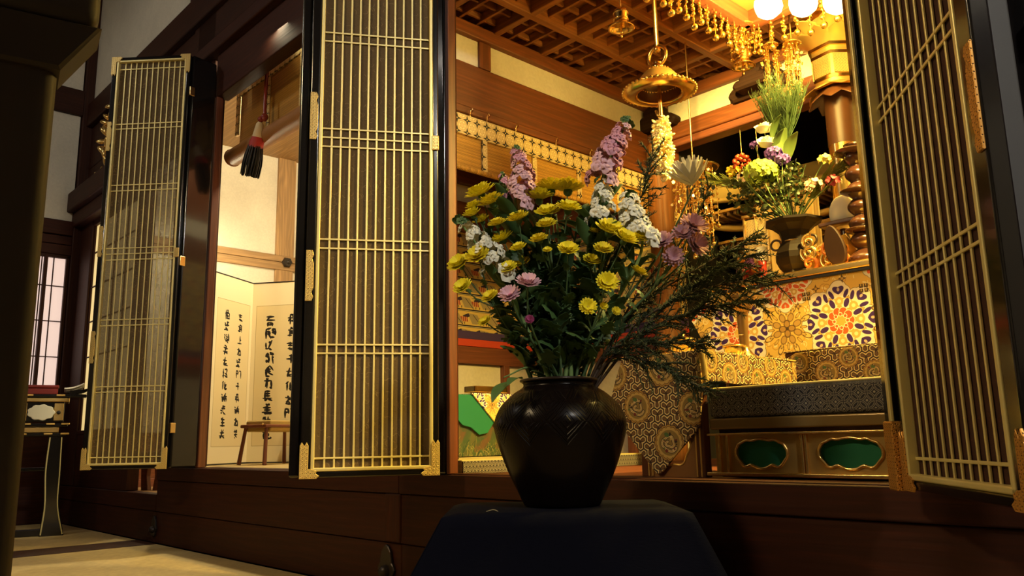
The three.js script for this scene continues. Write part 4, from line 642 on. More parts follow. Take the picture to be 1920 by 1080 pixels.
{ // low gilt platform with green panels, and the blue mat on it
  const t = thing('low_platform', 'low gilt platform with scalloped green panels at the sanctum sill', 'platform', [1.03, 0.48, -0.17]);
  const L = 0.74, k = M.goldLeaf;
  part('core', box(0.01, L, 0.0, 0.16, -0.55, -0.03, 0.004), M.brownLacquer, t); part('top_board', box(0, L + 0.01, 0.142, 0.176, -0.56, 0.004, 0.006), std([0.30, 0.2, 0.07], 0.22, 0.35), t);
  part('gold_strip', box(-0.008, L + 0.01, 0.124, 0.131, -0.56, 0.01, 0.003), M.gold, t); part('foot_strip', box(-0.012, L + 0.01, 0.004, 0.016, -0.56, 0.016, 0.004), M.goldBright, t);
  const lobed = (cx, w) => { const o = []; for (let i = 0; i <= 64; i++) { const a = i / 64 * 6.283, c = Math.cos(a), s = Math.sin(a), e = 0.7, x = Math.sign(c) * Math.abs(c) ** e * w, y = Math.sign(s) * Math.abs(s) ** e * 0.039; const n = s < 0 ? 1 + 0.12 * Math.cos(c * 11) : 1 + 0.05 * Math.cos(c * 14); o.push([cx + x * (1 + 0.02 * Math.cos(8 * a)), 0.071 + y * n]); } return o; };
  const holes = [[0.165, 0.082], [0.43, 0.087], [0.67, 0.06]];
  const f = extrude([[0.012, 0.014], [L, 0.014], [L, 0.124], [0.012, 0.124]], 0.014, 0.001, holes.map(([c, w]) => lobed(c, w))); f.translate(0, 0, -0.022); part('front_panel', f, std([0.55, 0.36, 0.11], 0.4, 0.6, { roughnessMap: smudge }), t);
  for (const [c, w] of holes) { part('green_panel', box(c - w * 1.1, c + w * 1.1, 0.024, 0.118, -0.028, -0.018, 0.001), P.green, t); part('panel_rim', new THREE.TubeGeometry(new THREE.CatmullRomCurve3(lobed(c, w).slice(0, -1).map(([x, y]) => V3(x, y, -0.005)), true), 96, 0.0045, 6, true), M.gold, t); }
  for (const x of [0.03, 0.058, 0.297, 0.309, 0.55, 0.562]) part('stile', box(x - 0.004, x + 0.004, 0.014, 0.124, -0.01, 0.004, 0.003), M.gold, t);
  const m = thing('seat_mat', 'thick dark blue mat with silver interlocking rings on the gilt platform', 'mat', [1.03, 0.657, -0.17]);
  part('mat', box(0.0, L, 0.0, 0.09, -0.55, 0.0, 0.012, 'x'), P.shippo, m); part('edge_piping', (() => { const g = new THREE.CylinderGeometry(0.004, 0.004, L - 0.02, 8); g.rotateZ(Math.PI / 2); g.translate(L / 2, 0.089, -0.006); return g; })(), M.barGold, m);
}
{ // front altar table and its cloth, then the high altar
  const t = thing('front_altar', 'brown lacquered table behind the blue mat, mostly under brocade', 'table', [0, SILL, 0]);
  part('tabletop', box(0.93, 2.0, 0.40, 0.43, -1.0, -0.86, 0.004), M.brownLacquer, t); for (const x of [0.96, 1.96]) part('leg', box(x - 0.02, x + 0.02, 0, 0.4, -0.98, -0.9, 0.004), M.brownLacquer, t);
  const c = thing('altar_cloth', 'gold tortoise-shell brocade runner behind the blue ringed mat', 'cloth', [0, SILL, 0]);
  const m = shapeCloth([[0.0, 0.0], [0.84, 0.0], [0.84, 0.145], [0.05, 0.135], [0.0, 0.11]], 0.84, 0.15, P.maze2, 'front_drop', c); m.position.set(0.93, 0.29, -0.855);
  part('fold', sheet((u, v) => [0.915 + 0.04 * u, 0.29 + 0.12 * v, -0.85 + 0.02 * Math.sin(u * 3.1) * (1 - v * 0.6)], 8, 4, (u, v) => [u * 0.06, v], 0.003), P.maze2, c);
  part('cloth_top', box(0.93, 1.9, 0.43, 0.436, -1.0, -0.85, 0.002), P.maze2, c);
  const a = thing('high_altar', 'high altar table with a bright gilt front rail under the offerings', 'altar', [0, SILL, 0]);
  part('body', box(0.53, 2.0, 0.0, 0.735, -1.6, -1.075, 0.006), M.brownLacquer, a); part('tabletop', box(0.515, 2.02, 0.735, 0.775, -1.62, -1.06, 0.006), M.goldLeaf, a); part('front_rail', box(0.515, 2.02, 0.748, 0.778, -1.062, -1.03, 0.008), M.goldBright, a); part('rail_moulding', box(0.52, 2.02, 0.736, 0.748, -1.058, -1.036, 0.003), M.black, a);
  const k = thing('altar_cloth', 'bright gold altar cloth with large purple and white lotus medallions', 'cloth', [0, SILL, 0]);
  const q = shapeCloth([[0.10, 0.12], [0.12, 0.0], [1.5, 0.0], [1.5, 0.39], [0.155, 0.385], [0.09, 0.34], [0.02, 0.27], [0.03, 0.255]], 1.28, 0.40, P.altarCloth, 'front_drop', k); q.position.set(0.375, 0.365, -1.056);
  const q2 = shapeCloth([[0, 0.06], [0.05, 0.0], [0.5, 0.03], [0.5, 0.36], [0, 0.36]], 1.28, 0.40, P.altarCloth, 'side_drop', k); q2.rotation.y = -Math.PI / 2; q2.position.set(0.512, 0.365, -1.56);
}
const ALTAR = SILL + 0.778;
{ // on the high altar
  const v = thing('bronze_vase', 'dark square-bodied bronze vase with a flaring mouth on the altar', 'vase', [0.86, ALTAR - 0.02, -1.16], 0.15);
  const prof = [[0.062, 0.02], [0.066, 0.03], [0.058, 0.045], [0.075, 0.065], [0.088, 0.095], [0.088, 0.12], [0.072, 0.15], [0.06, 0.165], [0.057, 0.19], [0.066, 0.215], [0.095, 0.24], [0.122, 0.252], [0.122, 0.262], [0.1, 0.26], [0.06, 0.225], [0.0, 0.2]];
  const b = lathe(prof, 8); const flat = plain(b); flat.computeVertexNormals(); part('body', flat, std([0.016, 0.010, 0.006], 0.55, 0, { specularIntensity: 0.35,  bumpMap: smudge, bumpScale: 0.004 }), v); part('foot', box(-0.07, 0.07, 0, 0.024, -0.07, 0.07, 0.006), M.bronze, v);
  for (const s of [-1, 1]) { const h = torus(0.022, 0.005, 20, 8); h.translate(s * 0.075, 0.165, 0.02); part('ring_handle', h, M.bronze, v); }
  part('band', lathe([[0.0605, 0.168], [0.064, 0.172], [0.0605, 0.176]], 6), M.brass, v);
  const r = thing('candle', 'thick white candle on a short red holder beside the bronze vase', 'candle', [0.735, ALTAR - 0.003, -1.1]);
  part('holder', lathe([[0.02, 0], [0.018, 0.01], [0.016, 0.06], [0.02, 0.085], [0, 0.085]], 20), M.redLacquer, r); part('candle', lathe([[0.02, 0.085], [0.023, 0.11], [0.021, 0.145], [0, 0.15]], 20), M.white, r); part('wick', tube([[0, 0.148, 0], [0.001, 0.162, 0]], 0.0015, 3, 5), M.black, r);
  const s = thing('turned_stand', 'tall dark turned candle stand at the right end of the altar', 'stand', [1.15, ALTAR - 0.003, -1.14]);
  const pr = []; for (let i = 0; i <= 90; i++) { const y = i / 90 * 0.5, ring = Math.abs(Math.sin(y * 46)); pr.push([0.018 + 0.028 * ring * (1 - 0.5 * y) + (y < 0.05 ? 0.03 * (1 - y / 0.05) : 0), y]); } part('shaft', lathe([...pr, [0, 0.5]], 28), std([0.06, 0.022, 0.012], 0.25), s);
  for (const [y, rr] of [[0.13, 0.06], [0.29, 0.065], [0.455, 0.075]]) part('dish', lathe([[0.01, y], [rr * 0.7, y + 0.003], [rr, y + 0.014], [rr * 0.98, y + 0.018], [0.01, y + 0.01]], 28), std([0.05, 0.02, 0.012], 0.25), s);
  const o = thing('offering_stand', 'footed dark tray carrying a white mound of offerings near the turned stand', 'stand', [1.05, ALTAR - 0.003, -1.22]);
  part('stem', lathe([[0.045, 0], [0.02, 0.03], [0.014, 0.12], [0.02, 0.19], [0, 0.2]], 20), std([0.05, 0.02, 0.012], 0.3), o); part('tray', box(-0.08, 0.08, 0.19, 0.21, -0.07, 0.07, 0.006), std([0.06, 0.025, 0.014], 0.3), o);
  const md = new THREE.SphereGeometry(0.05, 20, 14); md.scale(1.1, 1.5, 1); md.translate(0, 0.25, 0); part('rice_mound', md, M.white, o);
  const cs = thing('carved_cloud', 'gilded carving of curling clouds on the altar, right of the bronze vase', 'carving', [1.02, ALTAR - 0.003, -1.1]); const g = rng(77);
  for (let i = 0; i < 9; i++) { const pts = [], R0 = 0.028 + 0.02 * g(), tn = 1.3 + 0.8 * g(), ph = g() * 6; for (let k = 0; k <= 26; k++) { const a = ph + k / 26 * tn * 6.283, q = R0 * (1 - k / 30); pts.push([Math.cos(a) * q, Math.sin(a) * q, k * 0.0006]); } const w = taper(pts, 0.011, 0.006, 30, 6); w.translate((i % 4) * 0.042 - 0.07, 0.035 + (i / 4 | 0) * 0.045, -0.02 * (i % 2)); part('curl', w, i % 3 ? M.gold : std([0.62, 0.2, 0.04], 0.4, 0.4), cs); }
  part('back_board', extrude([[-0.1, 0], [0.1, 0], [0.12, 0.06], [0.07, 0.14], [0.0, 0.12], [-0.07, 0.1], [-0.12, 0.04]], 0.012, 0.003).translate(0, 0, -0.05), M.goldLeaf, cs); 
  const tp = thing('wooden_plaque', 'brown gourd-shaped wooden plaque leaning before the gilded clouds', 'plaque', [1.07, ALTAR - 0.003, -1.075]);
  const gp = []; for (let k = 0; k <= 40; k++) { const a = -Math.PI / 2 + k / 40 * 6.283; gp.push([Math.cos(a) * 0.036 * (1 - 0.25 * Math.sin(a)) + 0.012 * Math.sin(a) * -1, 0.085 + Math.sin(a) * 0.08]); } part('plaque', extrude(gp, 0.012, 0.004), std([0.03, 0.012, 0.005], 0.6, 0, { specularIntensity: 0.35 }), tp); part('peg', cyl(0.006, 0.005, 0, 0.02, 0, 0.006, 10), M.redWood, tp);
  const gl = thing('gilded_screen', 'narrow gilt lattice screen in dark frames left of the bronze vase', 'panel', [0.60, ALTAR - 0.003, -1.3], 0.1);
  for (let i = 0; i < 3; i++) { part('gold_panel', box(-0.045, 0.055, 0.012 + i * 0.115, 0.105 + i * 0.115, -0.006, 0.004, 0.002), P.fitting, gl); part('frame', join([box(-0.055, -0.045, i * 0.115, 0.115 + i * 0.115, -0.008, 0.008, 0.002), box(0.055, 0.065, i * 0.115, 0.115 + i * 0.115, -0.008, 0.008, 0.002), box(-0.055, 0.065, i * 0.115, 0.012 + i * 0.115, -0.008, 0.008, 0.002), box(0.002, 0.008, i * 0.115, 0.115 + i * 0.115, -0.008, 0.008, 0.002)]), M.gold, gl); } part('top_rail', box(-0.06, 0.07, 0.345, 0.36, -0.012, 0.012, 0.003), M.gold, gl); part('foot', box(-0.06, 0.07, 0, 0.012, -0.02, 0.02, 0.003), M.gold, gl);
  const ls = thing('oil_lamp', 'small black oil lamp on a thin stem at the left of the altar', 'lamp stand', [0.60, ALTAR - 0.003, -1.12]);
  part('base', lathe([[0.022, 0], [0.02, 0.006], [0.006, 0.012], [0, 0.012]], 20), M.iron, ls); part('stem', cyl(0.004, 0.004, 0.01, 0.085, 0, 0, 10), M.iron, ls); part('dish', lathe([[0.004, 0.08], [0.026, 0.088], [0.03, 0.098], [0.0, 0.092]], 24), M.iron, ls);
  const fr = thing('offering_pile', 'small pile of red and orange offerings on the altar behind the cedar branches', 'offering', [0.565, ALTAR - 0.003, -1.25]);
  part('stand', lathe([[0.035, 0], [0.015, 0.02], [0.012, 0.06], [0.045, 0.075], [0, 0.075]], 20), M.redLacquer, fr); const gf = rng(5); for (let i = 0; i < 14; i++) part('fruit', ball(0.018, (gf() - 0.5) * 0.06, 0.09 + (i / 5 | 0) * 0.024, (gf() - 0.5) * 0.06, 12), [std([0.6, 0.03, 0.03], 0.4), std([0.75, 0.3, 0.03], 0.5), std([0.18, 0.05, 0.25], 0.5)][i % 3], fr);
}
{ // gilded column with hexagonal capital behind the altar
  const c = thing('gilded_column', 'gilded column with a hexagonal carved capital and brown lotus petals behind the altar', 'column', [0.905, SILL, -1.62]);
  part('shaft', cyl(0.062, 0.062, 0, 1.46, 0, 0, 36), M.goldBright, c); part('upper_shaft', cyl(0.063, 0.063, 1.46, 1.72, 0, 0, 36), std([0.07, 0.026, 0.009], 0.4), c);
  const hex = (r0, r1, y0, y1) => { const g = new THREE.CylinderGeometry(r1, r0, y1 - y0, 6); g.translate(0, (y0 + y1) / 2, 0); g.rotateY(0.3); return plain(g); };
  part('capital_drum', hex(0.1, 0.107, 1.74, 1.925), M.goldLeaf, c); for (const [y, r] of [[1.735, 0.108], [1.77, 0.106], [1.885, 0.112], [1.925, 0.122]]) part('capital_band', hex(r, r, y, y + 0.016), M.goldBright, c);
  for (let i = 0; i < 6; i++) { const a = 0.3 + (i + 0.5) * 1.047, q = 0.0925; const p = extrude([[-0.042, 0], [0.042, 0], [0.045, 0.095], [-0.045, 0.095]], 0.004, 0.001); p.translate(0, 1.79, q); p.rotateY(a); part('carved_panel', p, P.fitting, c); }
  const petal = (L, W, up, m, rad, y, tilt, n, off) => { for (let i = 0; i < n; i++) { const g = sheet((u, v) => { const w = W * Math.sin(Math.PI * Math.min(0.97, 0.12 + v * 0.86)) * (u - 0.5) * 2; return [w, L * v * Math.cos(tilt) * up + 0.012 * Math.sin(v * 3.1) , rad + L * v * Math.sin(tilt) + 0.02 * v * v - 0.5 * w * w / W * 0.6]; }, 6, 6, (u, v) => [u, v], 0.004); g.rotateY((i + off) / n * 6.283); g.translate(0, y, 0); part('petal', g, m, c); } };
  petal(0.1, 0.055, 1, M.goldLeaf, 0.09, 1.935, 0.75, 10, 0); petal(0.09, 0.05, 1, M.goldLeaf, 0.12, 1.99, 0.9, 10, 0.5); petal(0.075, 0.045, 1, M.goldBright, 0.07, 2.06, 0.8, 8, 0);
  petal(0.085, 0.055, -1, std([0.11, 0.04, 0.013], 0.45), 0.07, 1.735, 0.55, 8, 0.25); petal(0.06, 0.05, -1, M.goldLeaf, 0.085, 1.745, 0.95, 8, 0.75);
  part('top', cyl(0.1, 0.09, 1.94, 2.2, 0, 0, 24), M.goldLeaf, c);
}
{ // inner shrine behind the back beam
  const s = thing('inner_shrine', 'gilded wooden shrine with curved roofs in the dark recess behind the altar', 'shrine', [0.3, SILL, -2.55]);
  const m = std([0.62, 0.42, 0.13], 0.45, 0.35), d = std([0.16, 0.08, 0.03], 0.5);
  part('body', box(-0.42, 0.42, 0.0, 1.25, -0.25, 0.12, 0.006), d, s); for (const x of [-0.4, -0.15, 0.15, 0.4]) part('post', cyl(0.025, 0.025, 0, 1.28, x, 0.15, 16), m, s);
  const roof = (y, w, dd, h) => { part('roof', sheet((u, v) => { const x = (u - 0.5) * 2; return [x * w, y + h * (1 - v) ** 1.6 + 0.06 * Math.abs(x) ** 3, 0.02 + dd * v]; }, 20, 8, (u, v) => [u * 1.4, v], 0.03), m, s); for (let i = 0; i < 26; i++) part('rafter', box(-w + i * w / 12.7, -w + i * w / 12.7 + 0.018, y - 0.055, y - 0.03, 0, dd - 0.03, 0.003), d, s); part('eave', box(-w, w, y - 0.032, y - 0.012, dd - 0.05, dd - 0.015, 0.004), M.gold, s); };
  roof(1.5, 0.58, 0.36, 0.22); roof(1.32, 0.5, 0.30, 0.1); part('frieze', box(-0.44, 0.44, 1.25, 1.33, -0.05, 0.16, 0.004), M.goldLeaf, s);
  for (const x of [-0.27, 0.0, 0.27]) part('door_panel', box(x - 0.1, x + 0.1, 0.1, 1.2, 0.12, 0.135, 0.004), M.goldLeaf, s);
  const cu = thing('curtain', 'pale gold curtain hanging behind the altar, left of the gilt lattice screen', 'curtain', [0.30, 1.2, -1.86]);
  part('cloth', sheet((u, v) => [u * 0.36, v * 0.62, 0.014 * Math.sin(u * 34) + 0.006 * Math.sin(u * 71)], 60, 4, (u, v) => [u, v], 0.003), std([0.62, 0.44, 0.16], 0.7), cu); part('rod', (() => { const g = new THREE.CylinderGeometry(0.008, 0.008, 0.42, 12); g.rotateZ(Math.PI / 2); g.translate(0.18, 0.62, 0); return g; })(), M.brass, cu);
  for (const [x, l] of [[0.16, 'left'], [0.26, 'right']]) { const r = thing('hanging_rod', 'thin brass rod hanging in the dark recess, the ' + l + ' one of two', 'rod', [x, 2.0, -2.0]); part('rod', cyl(0.004, 0.004, 0, 0.36, 0, 0, 8), M.brass, r); part('hook', (() => { const g = torus(0.01, 0.003, 14, 6); g.translate(0, 0.365, 0); return g; })(), M.brass, r); }
}
{ // side altar at the aisle: green drape, painted grasses, brocade, tray
  const t = thing('side_altar', 'long low side altar with a painted grass front behind the vase', 'altar', [-0.45, SILL, -0.15]);
  part('body', box(-0.4, -0.012, 0.0, 0.325, -1.15, 0.0, 0.004), M.redWood, t); part('painted_panel', box(-0.012, 0.0, 0.055, 0.325, -1.1, 0.0, 0.002, 'z'), P.grass, t); part('tabletop', box(-0.41, 0.004, 0.325, 0.332, -1.16, 0.01, 0.003), M.redWood, t);
  const g = thing('green_drape', 'green cloth with a ragged lower edge over the side altar', 'cloth', [-0.45, SILL, -0.15]);
  const hem = [[0, 0.333], [0, 0.19]]; for (let i = 1; i < 22; i++) hem.push([i * 0.05, 0.19 - 0.035 * Math.sin(i * 1.1) - 0.02 * Math.sin(i * 2.7)]); hem.push([1.14, 0.2], [1.14, 0.333]);
  const f = extrude(hem, 0.006, 0.001); f.rotateY(Math.PI / 2); f.translate(0.006, 0, 0.0); part('front_drop', f, P.green, g); part('cloth_top', box(-0.41, 0.012, 0.333, 0.338, -1.16, 0.01, 0.002), P.green, g);
  const b = thing('brocade_corner', 'red and gold medallion brocade hanging as a point over the green cloth', 'cloth', [-0.45, SILL, -0.15]);
  const tri = extrude([[0.30, 0.345], [0.72, 0.345], [0.56, 0.14], [0.52, 0.14]], 0.006, 0.001); const uv = tri.attributes.uv, p = tri.attributes.position; for (let i = 0; i < p.count; i++) uv.setXY(i, p.getX(i) * 1.7, p.getY(i) * 5); tri.rotateY(Math.PI / 2); tri.translate(0.014, 0, 0); part('front_drop', tri, P.altarCloth, b); part('cloth_top', box(-0.3, 0.02, 0.339, 0.346, -0.72, -0.3, 0.002), P.frieze, b);
  const y = thing('gilt_tray', 'flat gilt tray on the brocade of the side altar', 'tray', [-0.50, SILL + 0.347, -0.60]); part('tray', box(-0.035, 0.035, 0.006, 0.018, -0.1, 0.1, 0.003), M.goldBright, y); part('rim', join([box(-0.04, -0.03, 0.006, 0.036, -0.105, 0.105), box(0.03, 0.04, 0.006, 0.036, -0.105, 0.105), box(-0.04, 0.04, 0.006, 0.036, -0.105, -0.095), box(-0.04, 0.04, 0.006, 0.036, 0.095, 0.105)]), M.goldBright, y); part('foot', box(-0.03, 0.03, 0, 0.006, -0.08, 0.08, 0.002), M.brownLacquer, y);
}

// ───────────── hanging things ─────────────
const bead = new THREE.SphereGeometry(1, 12, 8);
const beadAt = (x, y, z, r, sy = 1) => { const b = bead.clone(); b.scale(r, r * sy, r); b.translate(x, y, z); return b; };
const leafPlate = extrude([[0, 0], [0.5, 0.25], [0.45, 0.6], [0.75, 0.8], [0.3, 1], [0, 1.35], [-0.3, 1], [-0.75, 0.8], [-0.45, 0.6], [-0.5, 0.25]], 0.12, 0.05);
const leafAt = (x, y, z, s, r, q) => { const b = leafPlate.clone(); b.scale(s, s, s); b.rotateZ(r); b.rotateY(q); b.translate(x, y, z); return b; };
function bellThing(label, pos, s, top) {
  const t = thing('hanging_bell', label, 'bell', pos);
  part('bell', lathe([[0.0, 0.062], [0.016, 0.062], [0.024, 0.056], [0.026, 0.045], [0.025, 0.012], [0.03, 0.002], [0.046, -0.012], [0.048, -0.016], [0.042, -0.014], [0.024, 0.0], [0.02, 0.05], [0, 0.056]].map(([a, b]) => [a * s, b * s]), 36), M.brass, t);
  for (const y of [0.02, 0.044]) { const g = torus(0.0262 * s, 0.0022 * s, 32, 6); g.rotateX(Math.PI / 2); g.translate(0, y * s, 0); part('band', g, M.brass, t); }
  part('clapper', join([tube([[0, 0.05 * s, 0], [0, -0.03 * s, 0]], 0.003, 4, 6), beadAt(0, -0.03 * s, 0, 0.006 * s), beadAt(0, -0.045 * s, 0, 0.004 * s, 1.8)]), M.goldBright, t); part('cord', tube([[0, 0.06 * s, 0], [0.002, top * 0.5, 0], [0, top, 0]], 0.003, 8, 6), M.brass, t);
  return t;
}
bellThing('small brass bell hanging nearest the top left of the golden canopy', [0.575, 2.255, -0.41], 1.12, 0.4);
bellThing('small brass bell hanging below the bead cluster at the far canopy corner', [0.70, 2.275, -1.13], 1.15, 0.16);
{ // canopy with its fringe of pendants
  const c = thing('hanging_canopy', 'golden hanging canopy fringed with beads above the altar', 'canopy', [0, 0, 0]);
  const X0 = 0.72, X1 = 1.62, Z0 = -0.34, Z1 = -1.15, Y = 2.44;
  for (const b of [box(X0 - 0.03, X0 + 0.03, Y, Y + 0.07, Z1, Z0), box(X1 - 0.03, X1 + 0.03, Y, Y + 0.07, Z1, Z0), box(X0, X1, Y, Y + 0.07, Z1 - 0.03, Z1 + 0.03), box(X0, X1, Y, Y + 0.07, Z0 - 0.03, Z0 + 0.03)]) part('frame', b, M.redWood, c);
  part('canopy_board', box(X0, X1, Y + 0.07, Y + 0.09, Z1, Z0), M.goldLeaf, c); for (const [x, z] of [[X0 + 0.2, Z0 - 0.2], [X1 - 0.2, Z0 - 0.2], [X0 + 0.2, Z1 + 0.2], [X1 - 0.2, Z1 + 0.2]]) part('suspension_chain', cyl(0.005, 0.005, Y + 0.09, 2.72, x, z, 8), M.brass, c);
  const g = rng(12), pend = (x, z, l) => { const L = []; L.push(tube([[x, Y, z], [x, Y - l, z]], 0.0025, 3, 5)); for (let k = 0; k < 5; k++) { L.push(beadAt(x + (g() - 0.5) * 0.012, Y - l * (0.15 + 0.16 * k), z + (g() - 0.5) * 0.012, 0.006 + 0.004 * g())); L.push(leafAt(x, Y - l * (0.2 + 0.15 * k), z, 0.011, g() * 6, g() * 6)); } L.push(beadAt(x, Y - l - 0.012, z, 0.0155)); part('bead_pendant', join(L), M.goldBright, c); };
  for (let i = 0; i <= 15; i++) pend(X0, lerp(Z0, Z1, i / 15), 0.105 + 0.02 * Math.sin(i * 2.1) + 0.012 * g()); for (let i = 1; i <= 14; i++) pend(lerp(X0, X1, i / 15), Z1, 0.1 + 0.03 * g()); for (let i = 1; i <= 10; i++) pend(lerp(X0, X1, i / 10), Z0, 0.1);
}
function fringe(label, pos, W, D, L, n, s, seed, top) {                    // a cluster of strung beads and cut leaves
  const t = thing('bead_fringe', label, 'fringe', pos), g = rng(seed);
  part('hanger', cyl(0.005, 0.005, -0.01, top, 0, 0, 8), M.brass, t); part('crown', lathe([[0, 0.02], [W * 0.25, 0.012], [W * 0.5, -0.004], [W * 0.45, -0.01], [0, 0.0]], 24), M.gold, t);
  for (let i = 0; i < n; i++) {
    const a = i / n * 6.283 + g(), x = Math.cos(a) * W * 0.5 * (0.45 + 0.55 * g()), z = Math.sin(a) * D * 0.5 * (0.45 + 0.55 * g()), l = L * (0.62 + 0.38 * g()), P0 = [tube([[x * 0.8, 0, z * 0.8], [x, -l * 0.5, z], [x, -l, z]], 0.002, 5, 4)];
    for (let y = 0.02; y < l; y += 0.021 * s) { P0.push(g() < 0.55 ? leafAt(x + (g() - 0.5) * 0.02, -y, z + (g() - 0.5) * 0.02, 0.0095 * s * (0.7 + 0.6 * g()), g() * 6, g() * 6) : beadAt(x + (g() - 0.5) * 0.016, -y, z + (g() - 0.5) * 0.016, 0.0055 * s * (0.7 + 0.7 * g()))); }
    P0.push(beadAt(x, -l - 0.01, z, 0.009 * s)); part('bead_strand', join(P0), M.goldBright, t);
  }
  return t;
}
fringe('short cluster of gold beads and leaves just above the far bell', [0.705, 2.45, -1.135], 0.14, 0.12, 0.13, 16, 1.1, 4, 0.06);
fringe('long gold bead fringe hanging left of the gilded capital', [0.795, 2.36, -1.22], 0.07, 0.07, 0.30, 14, 1, 8, 0.12);
fringe('long gold bead fringe hanging closest to the gilded capital', [0.895, 2.33, -1.22], 0.08, 0.07, 0.30, 14, 1, 15, 0.14);
fringe('broad gold bead fringe at the left of the altar, glinting behind the flowers', [0.19, 1.98, -1.45], 0.27, 0.2, 0.47, 30, 1.35, 21, 0.75);
for (const [i, p] of [[0, [0.985, 2.315, -0.86]], [1, [1.09, 2.315, -0.95]], [2, [1.20, 2.305, -1.02]]]) {
  const t = thing('canopy_lamp', ['leftmost', 'middle', 'rightmost'][i] + ' of the three glowing white lamps under the golden canopy', 'lamp', p);
  const glow = std([1, 0.95, 0.8], 0.6, 0, { emissive: rgb([1.0, 0.8, 0.42]), emissiveIntensity: 5 });
  part('lamp_shade', lathe([[0.0, -0.035], [0.03, -0.03], [0.05, -0.012], [0.06, 0.015], [0.056, 0.04], [0.03, 0.055], [0, 0.055]], 8), glow, t); part('cap', lathe([[0.0, 0.075], [0.02, 0.07], [0.034, 0.056], [0, 0.054]], 16), M.brass, t); part('cord', cyl(0.004, 0.004, 0.07, 0.13, 0, 0, 8), M.brass, t);
  pointLight(WARM, LEVEL.canopyLamp, [p[0], p[1] + 0.01, p[2]], 2.5);
}
{ // the hanging saucer lamp and its flower pendant
  const t = thing('hanging_lamp', 'brass saucer-shaped hanging lamp with a beaded rim and ring', 'lamp', [0.467, 2.105, -0.8]);
  part('rod', join([cyl(0.011, 0.009, 0.215, 0.66, 0, 0, 12), beadAt(0, 0.215, 0, 0.016)]), M.goldBright, t);
  const ring = torus(0.047, 0.0085, 40, 10); ring.translate(0, 0.182, 0); part('ring', ring, M.goldBright, t);
  part('finial', lathe([[0.0, 0.165], [0.012, 0.162], [0.022, 0.152], [0.026, 0.144], [0.021, 0.136], [0.03, 0.13], [0.03, 0.122], [0.02, 0.115], [0.0, 0.113]], 28), M.brass, t);
  part('dome', lathe([[0.0, 0.116], [0.03, 0.114], [0.065, 0.100], [0.088, 0.072], [0.098, 0.036], [0.101, 0.012], [0.096, 0.012], [0.084, 0.068], [0.05, 0.098], [0, 0.108]], 48), M.goldLeaf, t);
  part('saucer', lathe([[0.098, 0.0], [0.104, 0.010], [0.13, 0.006], [0.154, 0.017], [0.162, 0.017], [0.16, 0.009], [0.136, -0.003], [0.11, -0.007], [0.1, -0.004], [0.098, 0.0]], 64), M.brass, t);
  for (const [r, y, n, q] of [[0.161, 0.014, 44, 0.0075], [0.05, 0.110, 18, 0.006]]) for (let i = 0; i < n; i++) { const m = part('bead', bead, M.goldBright, t); m.scale.setScalar(q); m.position.set(Math.cos(i / n * 6.283) * r, y, Math.sin(i / n * 6.283) * r); }
  part('inner_bowl', lathe([[0.096, 0.004], [0.088, 0.05], [0.06, 0.084], [0, 0.1]], 40), std([0.1, 0.03, 0.012], 0.2), t);
  part('lower_rod', join([cyl(0.011, 0.009, -0.115, 0.045, 0, 0, 12), tube([[-0.018, -0.075, 0.01], [-0.004, -0.105, 0.012], [0.012, -0.118, 0.0]], 0.006, 8, 6)]), M.goldBright, t);
  const f = thing('flower_pendant', 'pale gold flower garland hanging under the brass saucer lamp', 'pendant', [0.467, 1.98, -0.8]), g = rng(42);
  const fl = []; for (let k = 0; k < 5; k++) { const p = bead.clone(); p.scale(0.011, 0.004, 0.007); p.translate(0.011, 0, 0); p.rotateZ(0.3); p.rotateY(k * 1.257); fl.push(p); } fl.push(beadAt(0, 0.002, 0, 0.005)); const blossom = join(fl), pale = std([0.95, 0.80, 0.42], 0.35, 0.45);
  for (let i = 0; i < 66; i++) { const y = -0.005 - (i / 66) * 0.25, a = i * 2.4, r = 0.03 * Math.sin(Math.PI * clamp(0.18 + i / 66 * 0.74, 0, 1)) + 0.006; const m = part('blossom', blossom, pale, f); m.position.set(Math.cos(a) * r, y, Math.sin(a) * r); m.rotation.set(1.1 * Math.sin(a) + g() - 0.5, g() * 6, -1.1 * Math.cos(a) + g() - 0.5); m.scale.setScalar(0.85 + 0.5 * g()); }
  part('core', taper([[0, 0.02, 0], [0, -0.25, 0]], 0.012, 0.005, 6, 8), pale, f); const lp = torus(0.014, 0.005, 20, 6); lp.translate(0, -0.265, 0); part('loop', lp, pale, f);
}
{ // spot lamps above the altar and by the lintel, out of view
  for (const [p, to, I, lab, a] of [[[1.5, 2.6, -0.42], [1.1, 1.1, -1.08], LEVEL.altarSpot, 'small ceiling spot lamp aimed at the altar cloth', 0.62], [[1.85, 2.5, -0.8], [0.6, 1.0, -0.7], LEVEL.sideSpot, 'small ceiling spot lamp aimed across the offering tables', 0.75], [[0.9, 2.62, -0.24], [0.3, 1.6, -2.2], LEVEL.altarSpot * 0.22, 'small ceiling spot lamp aimed at the inner shrine', 0.6]]) {
    const d = V3(...to).sub(V3(...p)).normalize(), t = thing('spot_lamp', lab, 'lamp', p); t.quaternion.setFromUnitVectors(V3(0, -1, 0), d);
    part('housing', lathe([[0.045, -0.01], [0.05, 0.0], [0.05, 0.08], [0.03, 0.1], [0, 0.1]], 24), M.black, t); part('lens', cyl(0.044, 0.044, 0.0, 0.004, 0, 0, 24), std([1, 0.9, 0.7], 0.4, 0, { emissive: rgb(WARM), emissiveIntensity: 4 }), t); part('arm', cyl(0.008, 0.008, 0.09, 0.12, 0, 0, 8), M.black, t);
    spotLight(WARM, I, [p[0] + d.x * 0.02, p[1] + d.y * 0.02, p[2] + d.z * 0.02], to, a, 0.7, 3);
  }
}
